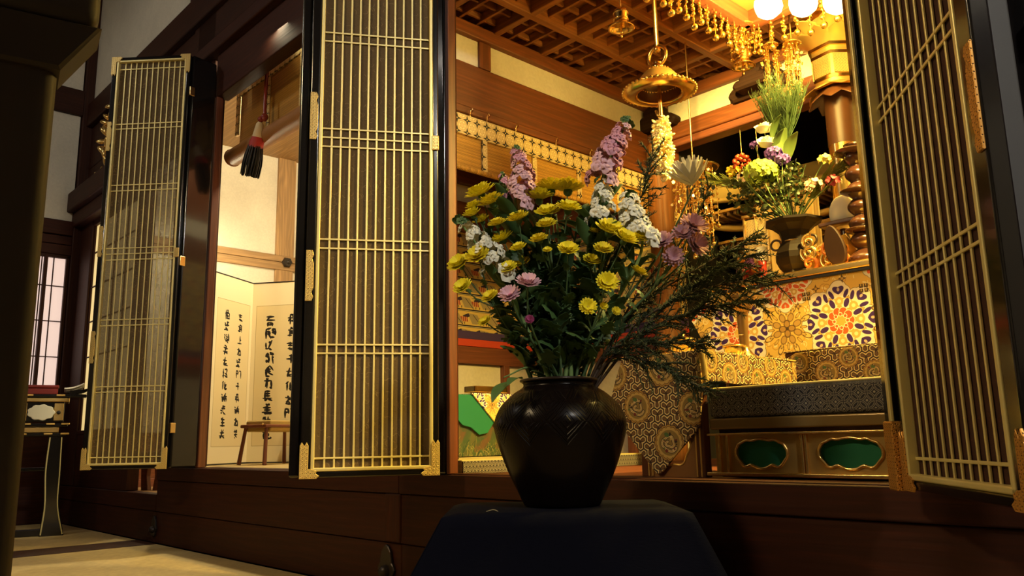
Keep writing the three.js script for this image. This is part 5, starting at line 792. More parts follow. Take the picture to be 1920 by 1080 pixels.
{ // lamps of the hall, behind and above the camera; far-left one an added fill
  for (const [p, lab] of [[[4.6, 3.9, 1.75], 'square paper ceiling lamp of the hall behind the viewer'], [[0.0, 3.3, 3.0], 'square paper ceiling lamp over the middle of the hall'], [[-3.0, 4.3, 2.8], 'added unseen paper lamp at the far left, brightening the upper plaster']]) {
    const t = thing('hall_lamp', lab, 'lamp', p);
    part('paper_shade', box(-0.35, 0.35, -0.1, 0.1, -0.35, 0.35, 0.02), std([0.9, 0.85, 0.75], 0.8, 0, { emissive: rgb(NEUTRAL), emissiveIntensity: 1.2 }), t); for (const x of [-0.36, 0.36]) { part('frame', box(x - 0.012, x + 0.012, -0.11, 0.11, -0.37, 0.37), M.beamWood, t); part('frame', box(-0.37, 0.37, -0.11, 0.11, x - 0.012, x + 0.012), M.beamWood, t); } part('cord', cyl(0.006, 0.006, 0.1, 4.9 - p[1], 0, 0, 8), M.black, t);
    const far = p[0] < -2; areaLight(far ? [1, 0.92, 0.8] : p[0] > 0 ? NEUTRAL : [1, 0.73, 0.38], p[0] > 0 ? LEVEL.hallLamp : far ? LEVEL.addedLampFar : LEVEL.hallLampLeft, 0.4, 0.4, [p[0], p[1] - 0.13, p[2]], p[0] > 0 ? [1.0, 1.0, 0.4] : far ? [-4.6, 2.2, 0.6] : [1.4, 1.1, 0.3]);
  }
}

// ───────────── the draped stand, the dark vase and its flowers ─────────────
const VASE = [0.916, 0.423, 0.381], VTURN = Math.atan2(0.727, 0.687), TOCAM = [0.727, 0, 0.687];
{
  const s = thing('vase_stand', 'low wooden stand hidden under the navy cloth', 'stand', [VASE[0], 0, VASE[2]], VTURN);
  part('top', box(-0.29, 0.29, 0.38, 0.415, -0.17, 0.19, 0.006), M.hallWood, s); for (const x of [-0.25, 0.25]) for (const z of [-0.14, 0.15]) part('leg', box(x - 0.02, x + 0.02, 0.002, 0.38, z - 0.02, z + 0.02), M.hallWood, s);
  const c = thing('draped_cloth', 'dark navy cloth draped over the stand under the black vase', 'cloth', [VASE[0], 0, VASE[2]], VTURN);
  const A = 0.302, B0 = 0.19, B1 = 0.205, peri = (u) => { const p = [[-A, B1], [A, B1], [A, -B0], [-A, -B0]], q = u * 4 % 4, i = Math.floor(q), t = q - i, a = p[i], b = p[(i + 1) % 4]; return [lerp(a[0], b[0], t), lerp(a[1], b[1], t)]; };
  part('cloth', sheet((u, v) => {
    const [x, z] = peri(u); if (v < 0.3) { const k = v / 0.3, e = k > 0.96 ? 0.002 : 0; return [x * k, 0.423 - e, z * k]; }
    const d = (v - 0.3) / 0.7 * 0.419, fold = 0.5 + 0.5 * Math.sin(u * 4 * 6.283 * 1.5 + 1.2), front = clamp((z + B0) / (B0 + B1), 0, 1);
    return [x * (1 + (0.62 * d * front) / A * (0.85 + 0.15 * fold) * 0.9), 0.421 - d, z + (z > 0 ? 1 : 0) * d * 0.28 * (0.5 + 0.5 * fold)];
  }, 96, 26, (u, v) => [u * 2, v], 0.004), M.navy, c);
  const bit = sheet((u, v) => [-0.2 + u * 0.03, 0.426 + 0.004 * Math.sin(u * 3.1), 0.13 + v * 0.008 + 0.008 * Math.sin(u * 7)], 8, 2, (u, v) => [u, v], 0.001); const f = thing('fallen_petal', 'small withered petal lying on the navy cloth left of the vase', 'petal', [VASE[0], 0, VASE[2]], VTURN); part('petal', bit, std([0.45, 0.4, 0.22], 0.8), f);
}
const fretBump = canvasTex(2048, 1024, (x, W, H) => {           // angular spirals in slanting bands around the shoulder
  x.fillStyle = '#777'; x.fillRect(0, 0, W, H); x.lineJoin = 'miter';
  const n = 11, s = W / n, y0 = H * 0.35, h = H * 0.165;
  const diamond = (cx, cy, k, col, w) => { x.strokeStyle = col; x.lineWidth = w; x.beginPath(); x.moveTo(cx, cy - h * k); x.lineTo(cx + s * 0.5 * k, cy); x.lineTo(cx, cy + h * k); x.lineTo(cx - s * 0.5 * k, cy); x.closePath(); x.stroke(); };
  const key = (cx, cy) => { x.strokeStyle = '#111'; x.lineWidth = 15; x.beginPath(); let k = 0.58, first = true; const P4 = (k, i) => [[cx, cy - h * k], [cx + s * 0.5 * k, cy], [cx, cy + h * k], [cx - s * 0.5 * k, cy]][i % 4]; for (let i = 0; i < 7; i++) { const p = P4(k, i + 1); first ? x.moveTo(...p) : x.lineTo(...p); first = false; k -= 0.075; } x.stroke(); };
  for (const [row, off] of [[0, 0], [-1, 0.5], [-2, 0]]) for (let i = -1; i <= n; i++) { const cx = (i + 0.5 + off) * s, cy = y0 + row * h * 1.0; if (cy - h < H * 0.09 - h) continue; for (const ox of [0]) { diamond(cx + ox, cy, 1.0, '#111', 12); diamond(cx, cy, 0.86, '#eee', 14); key(cx, cy); diamond(cx, cy, 0.76, '#111', 8); } }
  x.fillStyle = '#777'; x.fillRect(0, 0, W, H * 0.05);
}, false);
{
  const v = thing('flower_vase', 'big round dark bronze vase with angular spiral relief on its shoulder', 'vase', [VASE[0], VASE[1] + 0.0045, VASE[2]]);
  const key = [[0.0, 0.0], [0.098, 0.0], [0.104, 0.006], [0.118, 0.035], [0.144, 0.09], [0.168, 0.155], [0.1805, 0.205], [0.177, 0.235], [0.160, 0.268], [0.128, 0.298], [0.106, 0.312], [0.099, 0.318], [0.0985, 0.326], [0.106, 0.331], [0.106, 0.336], [0.098, 0.337], [0.092, 0.33], [0.095, 0.31], [0.14, 0.26], [0.0, 0.2]];
  const out = new THREE.CatmullRomCurve3(key.slice(1, 15).map(([r, y]) => V3(r, y, 0)), false, 'catmullrom', 0.4).getSpacedPoints(90).map((p) => [p.x, p.y]);
  const g = lathe([[0, 0], ...out, ...key.slice(15)], 96), uv = g.attributes.uv, p = g.attributes.position; for (let i = 0; i < p.count; i++) uv.setY(i, clamp(p.getY(i) / 0.337, 0, 1));
  part('body', g, std([0.0055, 0.0035, 0.003], 0.26, 0, { bumpMap: fretBump, bumpScale: 0.014, specularIntensity: 0.22 }), v);
  const rim = torus(0.104, 0.0042, 64, 8); rim.rotateX(Math.PI / 2); rim.translate(0, 0.334, 0); part('rim', rim, std([0.03, 0.02, 0.014], 0.3, 0.3), v);
}
const MOUTH = [0.922, 0.74, 0.375];
const leafM = [std([0.035, 0.085, 0.02], 0.55), std([0.055, 0.12, 0.03], 0.55), std([0.025, 0.06, 0.018], 0.6)], stemM = std([0.17, 0.27, 0.08], 0.6), stemDark = std([0.05, 0.10, 0.03], 0.6);
const yellowM = [std([0.80, 0.69, 0.012], 0.65), std([0.77, 0.63, 0.01], 0.65)], discM = std([0.50, 0.38, 0.02], 0.8), pinkM = std([0.60, 0.29, 0.38], 0.7), pinkPale = std([0.70, 0.43, 0.50], 0.7), dullPink = std([0.52, 0.28, 0.33], 0.7), whiteM = std([0.74, 0.74, 0.62], 0.65), magenta = std([0.4, 0.06, 0.18], 0.6);
function petalGeo(L, W, lift, curl, seg = 4) { return sheet((u, v) => { const w = W * Math.pow(Math.sin(Math.PI * (0.08 + 0.84 * v ** 0.8)), 0.7) * (u - 0.5); return [w, lift * v + curl * v * v - 0.25 * w * w / W, L * v]; }, 3, seg, (u, v) => [u, v], L * 0.02); }
function daisy(seed, n, layers, W, lift, curl) {
  const g = rng(seed), L = []; for (let k = 0; k < layers; k++) for (let i = 0; i < n; i++) { const q = petalGeo(1 - 0.2 * k + 0.1 * g(), W, lift + 0.16 * k, curl + 0.1 * (g() - 0.5)); q.rotateX(-0.05 * g()); q.rotateY((i + 0.5 * k + 0.3 * g()) / n * 6.283); q.translate(0, 0.03 * k, 0); L.push(q); } return join(L);
}
const disc = new THREE.SphereGeometry(0.24, 14, 8); disc.scale(1, 0.5, 1); disc.translate(0, 0.1, 0);
const daisies = [daisy(1, 17, 3, 0.40, 0.16, 0.12), daisy(2, 19, 3, 0.37, 0.30, 0.1), daisy(3, 16, 3, 0.42, 0.08, 0.2)];
const lobedLeaf = (() => { const g = sheet((u, v) => { const w = 0.42 * Math.sin(Math.PI * (0.04 + 0.9 * v)) * (0.72 + 0.28 * Math.cos(v * 22)) * (u - 0.5) * 2; return [w, 0.16 * Math.sin(v * 2.6) - 0.35 * Math.abs(w) * 0.5, v]; }, 6, 14, (u, v) => [u, v], 0.012); return g; })();
const longLeaf = sheet((u, v) => { const w = 0.15 * Math.sin(Math.PI * (0.05 + 0.92 * v)) * (u - 0.5) * 2; return [w, 0.22 * Math.sin(v * 2.4) + 0.3 * Math.abs(w), v]; }, 4, 10, (u, v) => [u, v], 0.012);
const norm3 = (a) => { const l = Math.hypot(...a); return a.map((x) => x / l); }, add3 = (a, b, k = 1) => a.map((x, i) => x + b[i] * k), sub3 = (a, b) => a.map((x, i) => x - b[i]);
function orient(m, pos, dir, roll, s) { m.applyMatrix4(aim(pos, dir, roll, s)); return m; }
function leaves(t, pts, n, geo, size, g, from = 0.2, to = 0.95, mats = leafM) {
  const c = new THREE.CatmullRomCurve3(pts.map((p) => V3(...p)));
  for (let i = 0; i < n; i++) { const p = c.getPoint(lerp(from, to, (i + g()) / n)), a = g() * 6.283, d = [Math.cos(a), 0.2 + 0.9 * g(), Math.sin(a)]; const m = part('leaf', geo, mats[(i + (g() * 3 | 0)) % mats.length], t), s = size * (0.7 + 0.6 * g()); m.position.copy(p); m.lookAt(p.x + d[0], p.y + d[1], p.z + d[2]); m.rotateZ((g() - 0.5) * 1.6); m.scale.setScalar(s); }
}
// yellow sprays: blooms [x, y, z, radius], and how far they turn to the viewer
const SPRAYS = [
  [[[0.788, 1.298, 0.545, 0.0458], [0.832, 1.262, 0.543, 0.0405], [0.790, 1.253, 0.572, 0.0241], [0.802, 1.223, 0.589, 0.0268], [0.797, 1.213, 0.551, 0.0256], [0.864, 1.190, 0.553, 0.0265]], 0.25, 'six yellow daisy blooms on the stem at the upper left of the bouquet'],
  [[[0.841, 1.097, 0.606, 0.0348], [0.785, 1.079, 0.622, 0.0337], [0.806, 1.014, 0.629, 0.0275]], 0.7, 'three yellow daisy blooms at the far left over the white stock'],
  [[[0.904, 1.204, 0.511, 0.0324], [0.933, 1.108, 0.538, 0.0230], [0.859, 1.153, 0.529, 0.0326]], 0.3, 'three tilted yellow daisy blooms right of the white stock at the left'],
  [[[0.888, 1.285, 0.411, 0.0400], [0.897, 1.320, 0.372, 0.0466], [0.925, 1.322, 0.327, 0.0468]], 0.1, 'topmost row of wide yellow daisy blooms right of the left pink stock'],
  [[[0.960, 1.219, 0.451, 0.0354], [0.985, 1.173, 0.483, 0.0289], [1.012, 1.224, 0.425, 0.0366], [0.970, 1.133, 0.498, 0.0259], [0.992, 1.101, 0.490, 0.0129]], 0.35, 'cluster of yellow daisy blooms in the upper middle of the bouquet'],
  [[[0.904, 1.059, 0.553, 0.0259], [0.884, 1.083, 0.487, 0.0296]], 0.5, 'two shaded yellow daisy blooms just above the pink chrysanthemums'],
  [[[1.036, 1.097, 0.457, 0.0285]], 0.55, 'single yellow daisy bloom alone at the centre of the bouquet'],
  [[[1.089, 1.160, 0.344, 0.0437], [1.134, 1.126, 0.340, 0.0344], [1.133, 1.140, 0.283, 0.0278], [1.100, 1.098, 0.390, 0.0270], [1.064, 1.070, 0.399, 0.0244], [1.027, 1.171, 0.337, 0.0209]], 0.4, 'large cluster of yellow daisy blooms below the white stocks on the right'],
  [[[1.117, 1.004, 0.401, 0.0294], [1.075, 0.943, 0.431, 0.0238], [1.091, 0.946, 0.385, 0.0113], [1.107, 0.934, 0.354, 0.0127]], 1.6, 'open yellow daisy facing the viewer with small blooms and buds below it'],
  [[[1.138, 1.042, 0.292, 0.0260]], 0.05, 'single yellow daisy bloom seen from its side at the right'],
  [[[0.879, 0.979, 0.595, 0.0242], [0.846, 0.917, 0.586, 0.0201], [0.856, 0.941, 0.531, 0.0175]], 0.3, 'lowest yellow daisy blooms at the left, drooping beside the pillar edge'],
];
SPRAYS.forEach(([blooms, face, label], k) => {
  const t = thing('chrysanthemum_spray', label, 'flower'), g = rng(100 + k), n = blooms.length;
  const mean = [0, 1, 2].map((i) => blooms.reduce((a, b) => a + b[i], 0) / n), foot = add3(MOUTH, [(g() - 0.5) * 0.1, -0.1, (g() - 0.5) * 0.1]), low = Math.min(...blooms.map((b) => b[1]));
  const node = [lerp(MOUTH[0], mean[0], 0.72), Math.min(low - 0.03, lerp(MOUTH[1], mean[1], 0.68)), lerp(MOUTH[2], mean[2], 0.72)], mid = [lerp(foot[0], node[0], 0.45), lerp(foot[1], node[1], 0.55), lerp(foot[2], node[2], 0.45)];
  part('stem', taper([foot, mid, node], 0.0042, 0.003, 14, 6), stemDark, t); leaves(t, [foot, mid, node], 13, lobedLeaf, 0.066, g, 0.5, 1.0);
  for (const [x, y, z, r] of blooms) {
    const away = norm3(sub3([x, y, z], [0.95, 0.98, 0.38])), dir = norm3(add3(add3([away[0] * 0.6, 0.75 + away[1] * 0.4, away[2] * 0.6], TOCAM, face + 0.18 * g()), [g() - 0.5, 0, g() - 0.5], 0.25));
    const b = part('bloom', daisies[Math.floor(g() * 3)], yellowM[g() < 0.6 ? 0 : 1], t); orient(b, [x, y - r * 0.1, z], dir, g() * 6, r); part('flower_centre', disc, discM, b);
    const neck = add3([x, y, z], dir, -r * 0.2), bend = add3([lerp(node[0], x, 0.6), lerp(node[1], y, 0.5), lerp(node[2], z, 0.6)], dir, -0.012); part('stem', taper([node, bend, neck], 0.0022, 0.0018, 8, 5), stemDark, t); const cup = new THREE.SphereGeometry(r * 0.3, 10, 6); orient(cup, neck, dir, 0, 1); part('calyx', cup, leafM[1], t);
    if (g() < 0.7) leaves(t, [node, bend, neck], 2, lobedLeaf, 0.036, g, 0.3, 0.9);
  }
});
// stocks: spikes of ruffled florets
const floret = (() => { const g = rng(55), L = []; for (let k = 0; k < 9; k++) { const q = sheet((u, v) => { const a = (u - 0.5) * 1.75, rr = v * (1 - 0.35 * Math.pow(Math.abs(u - 0.5) * 2, 3)) * 0.95; return [Math.sin(a) * rr, 0.22 + 0.4 * v - 0.4 * v * v + 0.09 * Math.sin(u * 12 + k) * v * v, Math.cos(a) * rr]; }, 8, 4, (u, v) => [u, v], 0.03); q.scale(1 - 0.05 * k, 1 + 0.12 * k, 1 - 0.07 * k); q.rotateY(k * 2.4 + 0.4 * g()); L.push(q); } return join(L); })();
function stock(label, pts, R0, n, mats, green, lean) {
  const t = thing('stock_flower', label, 'flower'), g = rng(n * 31 + R0 * 1000 | 0), c = new THREE.CatmullRomCurve3(pts.map((p) => V3(...p))), foot = add3(MOUTH, [(g() - 0.5) * 0.09, -0.1, (g() - 0.5) * 0.09]);
  const p0 = pts[0]; part('stem', taper([foot, [lerp(foot[0], p0[0], 0.5), lerp(foot[1], p0[1], 0.55), lerp(foot[2], p0[2], 0.5)], p0, pts[pts.length - 1]], 0.0075, 0.003, 20, 8), stemM, t);
  for (let i = 0; i < n; i++) { const u = (i + 0.5) / n, p = c.getPoint(u), a = i * 2.4, r = R0 * (0.95 - 0.55 * u * u), d = norm3([Math.cos(a), 0.35 + 0.5 * u, Math.sin(a)]), s = R0 * (0.84 - 0.42 * u) * (0.85 + 0.3 * g()); const m = part('floret', floret, u > green ? leafM[1] : mats[i % mats.length], t); orient(m, [p.x + d[0] * r * 0.6, p.y + d[1] * r * 0.3, p.z + d[2] * r * 0.6], d, g() * 6, s); }
  leaves(t, [foot, p0], 8, longLeaf, 0.12, g, 0.45, 1.0, [leafM[1], leafM[0]]);
  return t;
}
stock('pink stock flower spike on the left, above the yellow daisies', [[0.842, 1.259, 0.459], [0.856, 1.330, 0.445], [0.854, 1.383, 0.446], [0.841, 1.435, 0.460]], 0.042, 22, [pinkPale, pinkM, pinkPale], 0.95);
stock('small budding pink stock side spike between the beam and the left daisies', [[0.81, 1.32, 0.463], [0.797, 1.35, 0.463], [0.785, 1.375, 0.463]], 0.022, 9, [pinkM, leafM[1], pinkPale], 0.85);
stock('pink stock flower spike at the top, leaning right toward the hanging lamp', [[1.027, 1.315, 0.301], [1.047, 1.395, 0.286], [1.067, 1.442, 0.265], [1.081, 1.505, 0.235]], 0.047, 25, [pinkPale, pinkM, pinkM], 0.9);
stock('white stock flower spike leaning out at the far left', [[0.866, 1.037, 0.550], [0.845, 1.107, 0.573], [0.813, 1.155, 0.592], [0.767, 1.212, 0.612]], 0.043, 18, [whiteM], 0.88);
stock('white stock flower spike in the middle under the tall pink spike', [[1.035, 1.174, 0.328], [1.045, 1.254, 0.317], [1.038, 1.322, 0.310]], 0.042, 15, [whiteM], 0.94);
stock('white stock flower spike at the right, behind the yellow cluster', [[1.131, 1.129, 0.255], [1.107, 1.203, 0.266], [1.095, 1.275, 0.264]], 0.048, 16, [whiteM], 0.95);
// pink and white chrysanthemums
function mum(name, label, blooms, geo, mat, centre, leafN) {
  const t = thing(name, label, 'flower'), g = rng(blooms.length * 17 + label.length), b0 = blooms[0], foot = add3(MOUTH, [(g() - 0.5) * 0.08, -0.1, (g() - 0.5) * 0.08]), node = [lerp(MOUTH[0], b0[0], 0.7), lerp(MOUTH[1], b0[1], 0.62), lerp(MOUTH[2], b0[2], 0.7)];
  part('stem', taper([foot, [lerp(foot[0], node[0], 0.4), lerp(foot[1], node[1], 0.55), lerp(foot[2], node[2], 0.4)], node], 0.005, 0.0035, 12, 6), stemDark, t); leaves(t, [foot, node], leafN, lobedLeaf, 0.055, g, 0.4, 1);
  for (const [x, y, z, r, d] of blooms) { const m = part('bloom', geo, mat, t); orient(m, [x, y, z], norm3(d), g() * 6, r); if (centre) part('flower_centre', disc, centre, m); part('stem', taper([node, [lerp(node[0], x, 0.6), lerp(node[1], y, 0.5), lerp(node[2], z, 0.6)], add3([x, y, z], norm3(d), -r * 0.15)], 0.003, 0.0026, 8, 5), stemDark, t); }
  return t;
}
const pom = daisy(9, 14, 3, 0.36, 0.16, 0.16), spider = daisy(11, 13, 3, 0.30, 0.55, 0.3);
mum('pink_chrysanthemum', 'pair of pale pink chrysanthemum blooms low at the left', [[0.937, 0.974, 0.578, 0.0308, [0.4, 0.6, 0.7]], [0.969, 1.005, 0.544, 0.0337, [0.6, 0.9, 0.4]]], pom, pinkPale, magenta, 7);
mum('pink_chrysanthemum', 'dusky pink chrysanthemum blooms clustered at the right against the gold', [[1.222, 1.176, 0.144, 0.040, [0.7, 0.5, 0.4]], [1.224, 1.123, 0.142, 0.037, [0.9, 0.2, 0.2]], [1.176, 1.130, 0.222, 0.030, [0.4, 0.6, 0.9]], [1.193, 1.086, 0.205, 0.030, [0.6, 0.1, 0.6]], [1.208, 1.152, 0.174, 0.031, [0.5, 0.6, 0.7]]], pom, dullPink, null, 8);
mum('pink_chrysanthemum', 'single closed deep pink bud low in the dark leaves', [[0.963, 0.911, 0.535, 0.0126, [0.7, 0.4, 0.7]]], daisies[1], magenta, null, 3);
mum('white_chrysanthemum', 'large white spider chrysanthemum at the upper right of the bouquet', [[1.19, 1.318, 0.086, 0.062, [-0.12, 1.0, 0.2]]], spider, std([0.8, 0.78, 0.72], 0.6), null, 6);
// loose leafy stems that fill the middle, and thick cut stalks at the mouth
for (let k = 0; k < 24; k++) {
  const g = rng(300 + k), a = (k / 24 - 0.5) * 2.3, h = 0.18 + 0.32 * g(), top = [MOUTH[0] + 0.687 * a * 0.13 + 0.727 * (g() - 0.3) * 0.12, MOUTH[1] + h, MOUTH[2] - 0.727 * a * 0.13 + 0.687 * (g() - 0.3) * 0.12], foot = add3(MOUTH, [(g() - 0.5) * 0.1, -0.1, (g() - 0.5) * 0.1]);
  const t = thing('leafy_stem', 'dark green leafy stem filling the middle of the bouquet above the vase mouth', 'foliage', [0, 0, 0], 0, 'leafy stems in the dark vase'); const pts = [foot, [lerp(foot[0], top[0], 0.4), lerp(foot[1], top[1], 0.5), lerp(foot[2], top[2], 0.4)], top];
  part('stem', taper(pts, k % 2 ? 0.005 : 0.009, 0.003, 12, 7), k % 2 ? stemDark : stemM, t); leaves(t, pts, 17, k % 3 ? lobedLeaf : longLeaf, k % 3 ? 0.056 : 0.085, g, 0.42, 1.0);
}
{ const t = thing('drooping_leaves', 'pair of green leaves drooping over the left shoulder of the vase', 'foliage'), pts = [add3(MOUTH, [-0.02, -0.02, 0.03]), [0.885, 0.795, 0.45], [0.885, 0.765, 0.56]]; part('stem', taper(pts, 0.004, 0.002, 10, 6), stemM, t);
  for (const [p, q, s] of [[[0.885, 0.80, 0.48], [0.877, 0.845, 0.57], 0.07], [[0.90, 0.755, 0.54], [0.912, 0.705, 0.60], 0.09], [[0.925, 0.76, 0.53], [0.95, 0.73, 0.60], 0.07]]) { const m = part('leaf', longLeaf, std([0.07, 0.15, 0.035], 0.5), t); m.position.set(...p); m.lookAt(...q); m.scale.set(s * 1.6, s, s * 1.2); } }
// cedar branches sweeping right
function cedar(label, pts, n, L, mat, seed, group) {
  const t = thing('cedar_branch', label, 'branch', [0, 0, 0], 0, group), g = rng(seed), c = new THREE.CatmullRomCurve3(pts.map((p) => V3(...p))), N = []; part('stem', taper(pts, 0.0045, 0.0016, 24, 6), std([0.055, 0.03, 0.015], 0.7), t);
  for (let i = 0; i < n; i++) {
    const u = 0.26 + 0.74 * (i + g()) / n, p = c.getPoint(Math.min(1, u)), tan = c.getTangent(Math.min(1, u)), side = V3(g() - 0.5, (g() - 0.5) * 0.8, g() - 0.5).normalize(), d = tan.clone().multiplyScalar(0.9).add(side.multiplyScalar(0.75)).normalize(), l = L * (1.15 - 0.6 * u) * (0.6 + 0.6 * g()), e = p.clone().addScaledVector(d, l); e.y -= 0.12 * l;
    const m = p.clone().lerp(e, 0.5); m.y += 0.06 * l; N.push(taper([p.toArray(), m.toArray(), e.toArray()], 0.0016, 0.0008, 5, 4)); const tc = new THREE.QuadraticBezierCurve3(p, m, e);
    for (let k = 0; k < 24; k++) { const q = tc.getPoint(0.06 + 0.94 * k / 24), a = g() * 6.283, f = V3(Math.cos(a), Math.sin(a), Math.sin(a * 2.3)).multiplyScalar(0.8).add(d).normalize().multiplyScalar(0.013 + 0.006 * g()); const cone = new THREE.ConeGeometry(0.0019, 1, 3, 1, true); cone.translate(0, 0.5, 0); cone.applyMatrix4(new THREE.Matrix4().compose(q, new THREE.Quaternion().setFromUnitVectors(V3(0, 1, 0), f.clone().normalize()), V3(1, f.length(), 1))); N.push(cone); }
  }
  const m = part('needles', join(N), mat, t); m.userData.kind = 'stuff'; return t;
}
const needleDark = std([0.028, 0.044, 0.014], 0.75), needleGreen = needleDark, mo = add3(MOUTH, [0.03, -0.06, -0.03]);
cedar('dark cedar branch reaching farthest right, before the altar rail', [mo, [1.08, 0.93, 0.2], [1.2, 1.02, 0.04], [1.318, 1.044, -0.073]], 54, 0.13, needleDark, 1);
cedar('dark cedar branch reaching right before the medallion cloth', [mo, [1.09, 0.88, 0.23], [1.2, 0.95, 0.1], [1.324, 0.972, -0.007]], 54, 0.12, needleDark, 2);
cedar('dark cedar branch rising right behind the dusky pink blooms', [mo, [1.06, 0.95, 0.22], [1.17, 1.08, 0.05], [1.27, 1.18, -0.10]], 46, 0.12, needleGreen, 3);
cedar('dark cedar branch low over the dragon brocade, drooping right', [mo, [1.05, 0.82, 0.3], [1.16, 0.79, 0.25], [1.284, 0.714, 0.21]], 42, 0.11, needleDark, 4);
cedar('short dark cedar branch above the vase shoulder at the right', [mo, [1.04, 0.84, 0.31], [1.15, 0.85, 0.24], [1.254, 0.845, 0.16]], 42, 0.10, needleDark, 5);
cedar('upright dark green cedar branch left of the pale flower pendant', [mo, [1.0, 1.0, 0.3], [1.07, 1.24, 0.2], [1.105, 1.42, 0.15]], 56, 0.12, needleGreen, 6);
cedar('upright bare-looking cedar twig right of the white spider chrysanthemum', [mo, [1.06, 0.98, 0.22], [1.16, 1.2, 0.06], [1.2, 1.33, 0.01]], 20, 0.08, needleDark, 7);
cedar('cedar branch crossing behind the dusky pink blooms toward the bronze vase', [mo, [1.1, 0.92, 0.2], [1.2, 1.05, 0.05], [1.268, 1.115, -0.06]], 40, 0.12, needleDark, 8);

// ───────────── altar flowers ─────────────
const AM = [0.86, ALTAR + 0.215, -1.16];
function strands(t, name, from, fn, n, r0, mat, seed) { const g = rng(seed), L = []; for (let i = 0; i < n; i++) L.push(taper(fn(g), r0, r0 * 0.5, 4, 3)); const m = part(name, join(L), mat, t); m.userData.kind = 'stuff'; return m; }
{
  const t = thing('pine_spray', 'tall feathery green pine spray at the top of the altar arrangement', 'branch'); part('stem', taper([AM, [0.85, 1.8, -1.16], [0.855, 2.08, -1.15]], 0.006, 0.003, 10, 6), std([0.08, 0.06, 0.02], 0.7), t);
  const tw = rng(40), twigs = []; for (let k = 0; k < 30; k++) { const a = k * 2.4, q = 0.02 + 0.10 * Math.sqrt(tw()), h = 2.0 + 0.16 * tw() * (1 - q * 3) + 0.02; twigs.push([[0.85 + 0.2 * q * Math.cos(a), 1.83 + 0.06 * tw(), -1.155], [0.85 + Math.cos(a) * q, h, -1.155 + Math.sin(a) * q * 0.8]]); }
  for (const [a, b] of twigs) part('twig', taper([a, [lerp(a[0], b[0], 0.6), lerp(a[1], b[1], 0.5), lerp(a[2], b[2], 0.6)], b], 0.0016, 0.0008, 5, 4), stemDark, t);
  strands(t, 'needles', AM, (g) => { const [a, b] = twigs[g() * 30 | 0], u = 0.1 + 0.9 * g(), p = [lerp(a[0], b[0], u ** 1.3), lerp(a[1], b[1], u), lerp(a[2], b[2], u ** 1.3)], w = g() * 6.283, q = 0.018 + 0.014 * g(), l = 0.035 + 0.03 * g(); return [p, [p[0] + Math.cos(w) * q * 0.7, p[1] + l * 0.5, p[2] + Math.sin(w) * q * 0.6], [p[0] + Math.cos(w) * q, p[1] + l, p[2] + Math.sin(w) * q]]; }, 2400, 0.0011, std([0.042, 0.078, 0.011], 0.6), 41);
  const b = thing('boxwood_sprig', 'dense dark green small-leaved foliage low in the altar arrangement', 'foliage'), g = rng(43); for (let k = 0; k < 8; k++) part('stem', taper([AM, [0.76 + (k - 3.5) * 0.04, 1.62, -1.14], [0.76 + (k - 3.5) * 0.055, 1.72, -1.13]], 0.003, 0.0015, 6, 5), stemDark, b);
  const small = longLeaf.clone(); small.scale(2.2, 1, 1); const L = []; for (let i = 0; i < 620; i++) { const m = new THREE.Object3D(); m.position.set(0.775 + (g() - 0.5) * 0.34, 1.53 + 0.21 * g(), -1.14 + (g() - 0.5) * 0.16); const e = Math.hypot((m.position.x - 0.775) / 0.19, (m.position.y - 1.66) / 0.12); if (e > 1) continue; m.rotation.set(g() * 6, g() * 6, g() * 6); m.scale.setScalar(0.018 + 0.01 * g()); m.updateMatrix(); const q = plain(small.clone()); q.applyMatrix4(m.matrix); L.push(q); }
  part('small_leaves', join(L), std([0.045, 0.065, 0.015], 0.5), b).userData.kind = 'stuff';
  for (const [lab, a, e, n] of [['soft green fern spray arching left in the altar arrangement', [0.72, 1.68, -1.14], [0.51, 1.765, -1.12], 160], ['green fern spray arching right toward the door in the altar arrangement', [0.98, 1.6, -1.15], [1.17, 1.73, -1.15], 260], ['short green fern spray under the right fern in the altar arrangement', [0.95, 1.58, -1.15], [1.05, 1.66, -1.13], 150]]) {
    const f = thing('fern_spray', lab, 'branch'); part('stem', taper([AM, a, e], 0.003, 0.0012, 12, 5), stemM, f); strands(f, 'needles', AM, (g) => { const u = g(), p = [0, 1, 2].map((i) => lerp(a[i], e[i], u)), w = g() * 6.283, d = norm3(sub3(e, a)), q = 0.035 + 0.02 * g(); return [p, [p[0] + d[0] * q * 0.5 + Math.cos(w) * q * 0.35, p[1] + d[1] * q * 0.5 + Math.sin(w) * q * 0.4, p[2] + Math.sin(w * 2) * q * 0.3], [p[0] + d[0] * q + Math.cos(w) * q * 0.5, p[1] + d[1] * q + Math.sin(w) * q * 0.6, p[2] + Math.sin(w * 2) * q * 0.4]]; }, n * 2, 0.0016, std([0.17, 0.20, 0.025], 0.6), n);
  }
  const rose = (() => { const L = [], g2 = rng(61); for (let k = 0; k < 11; k++) { const r = 0.35 + 0.065 * k; const q = sheet((u, v) => { const a = (u - 0.5) * 1.9, w = r * (0.5 + 0.5 * Math.sqrt(v)) * (1 - 0.12 * v) + 0.16 * v ** 4 * (k > 5 ? 1 : 0); return [Math.sin(a) * w, (1.15 - 0.04 * k) * v - 0.1 * (u - 0.5) ** 2 * 8 * v, Math.cos(a) * w]; }, 7, 5, (u, v) => [u, v], 0.03); q.rotateY(k * 2.25 + 0.3 * g2()); L.push(q); } return join(L); })();
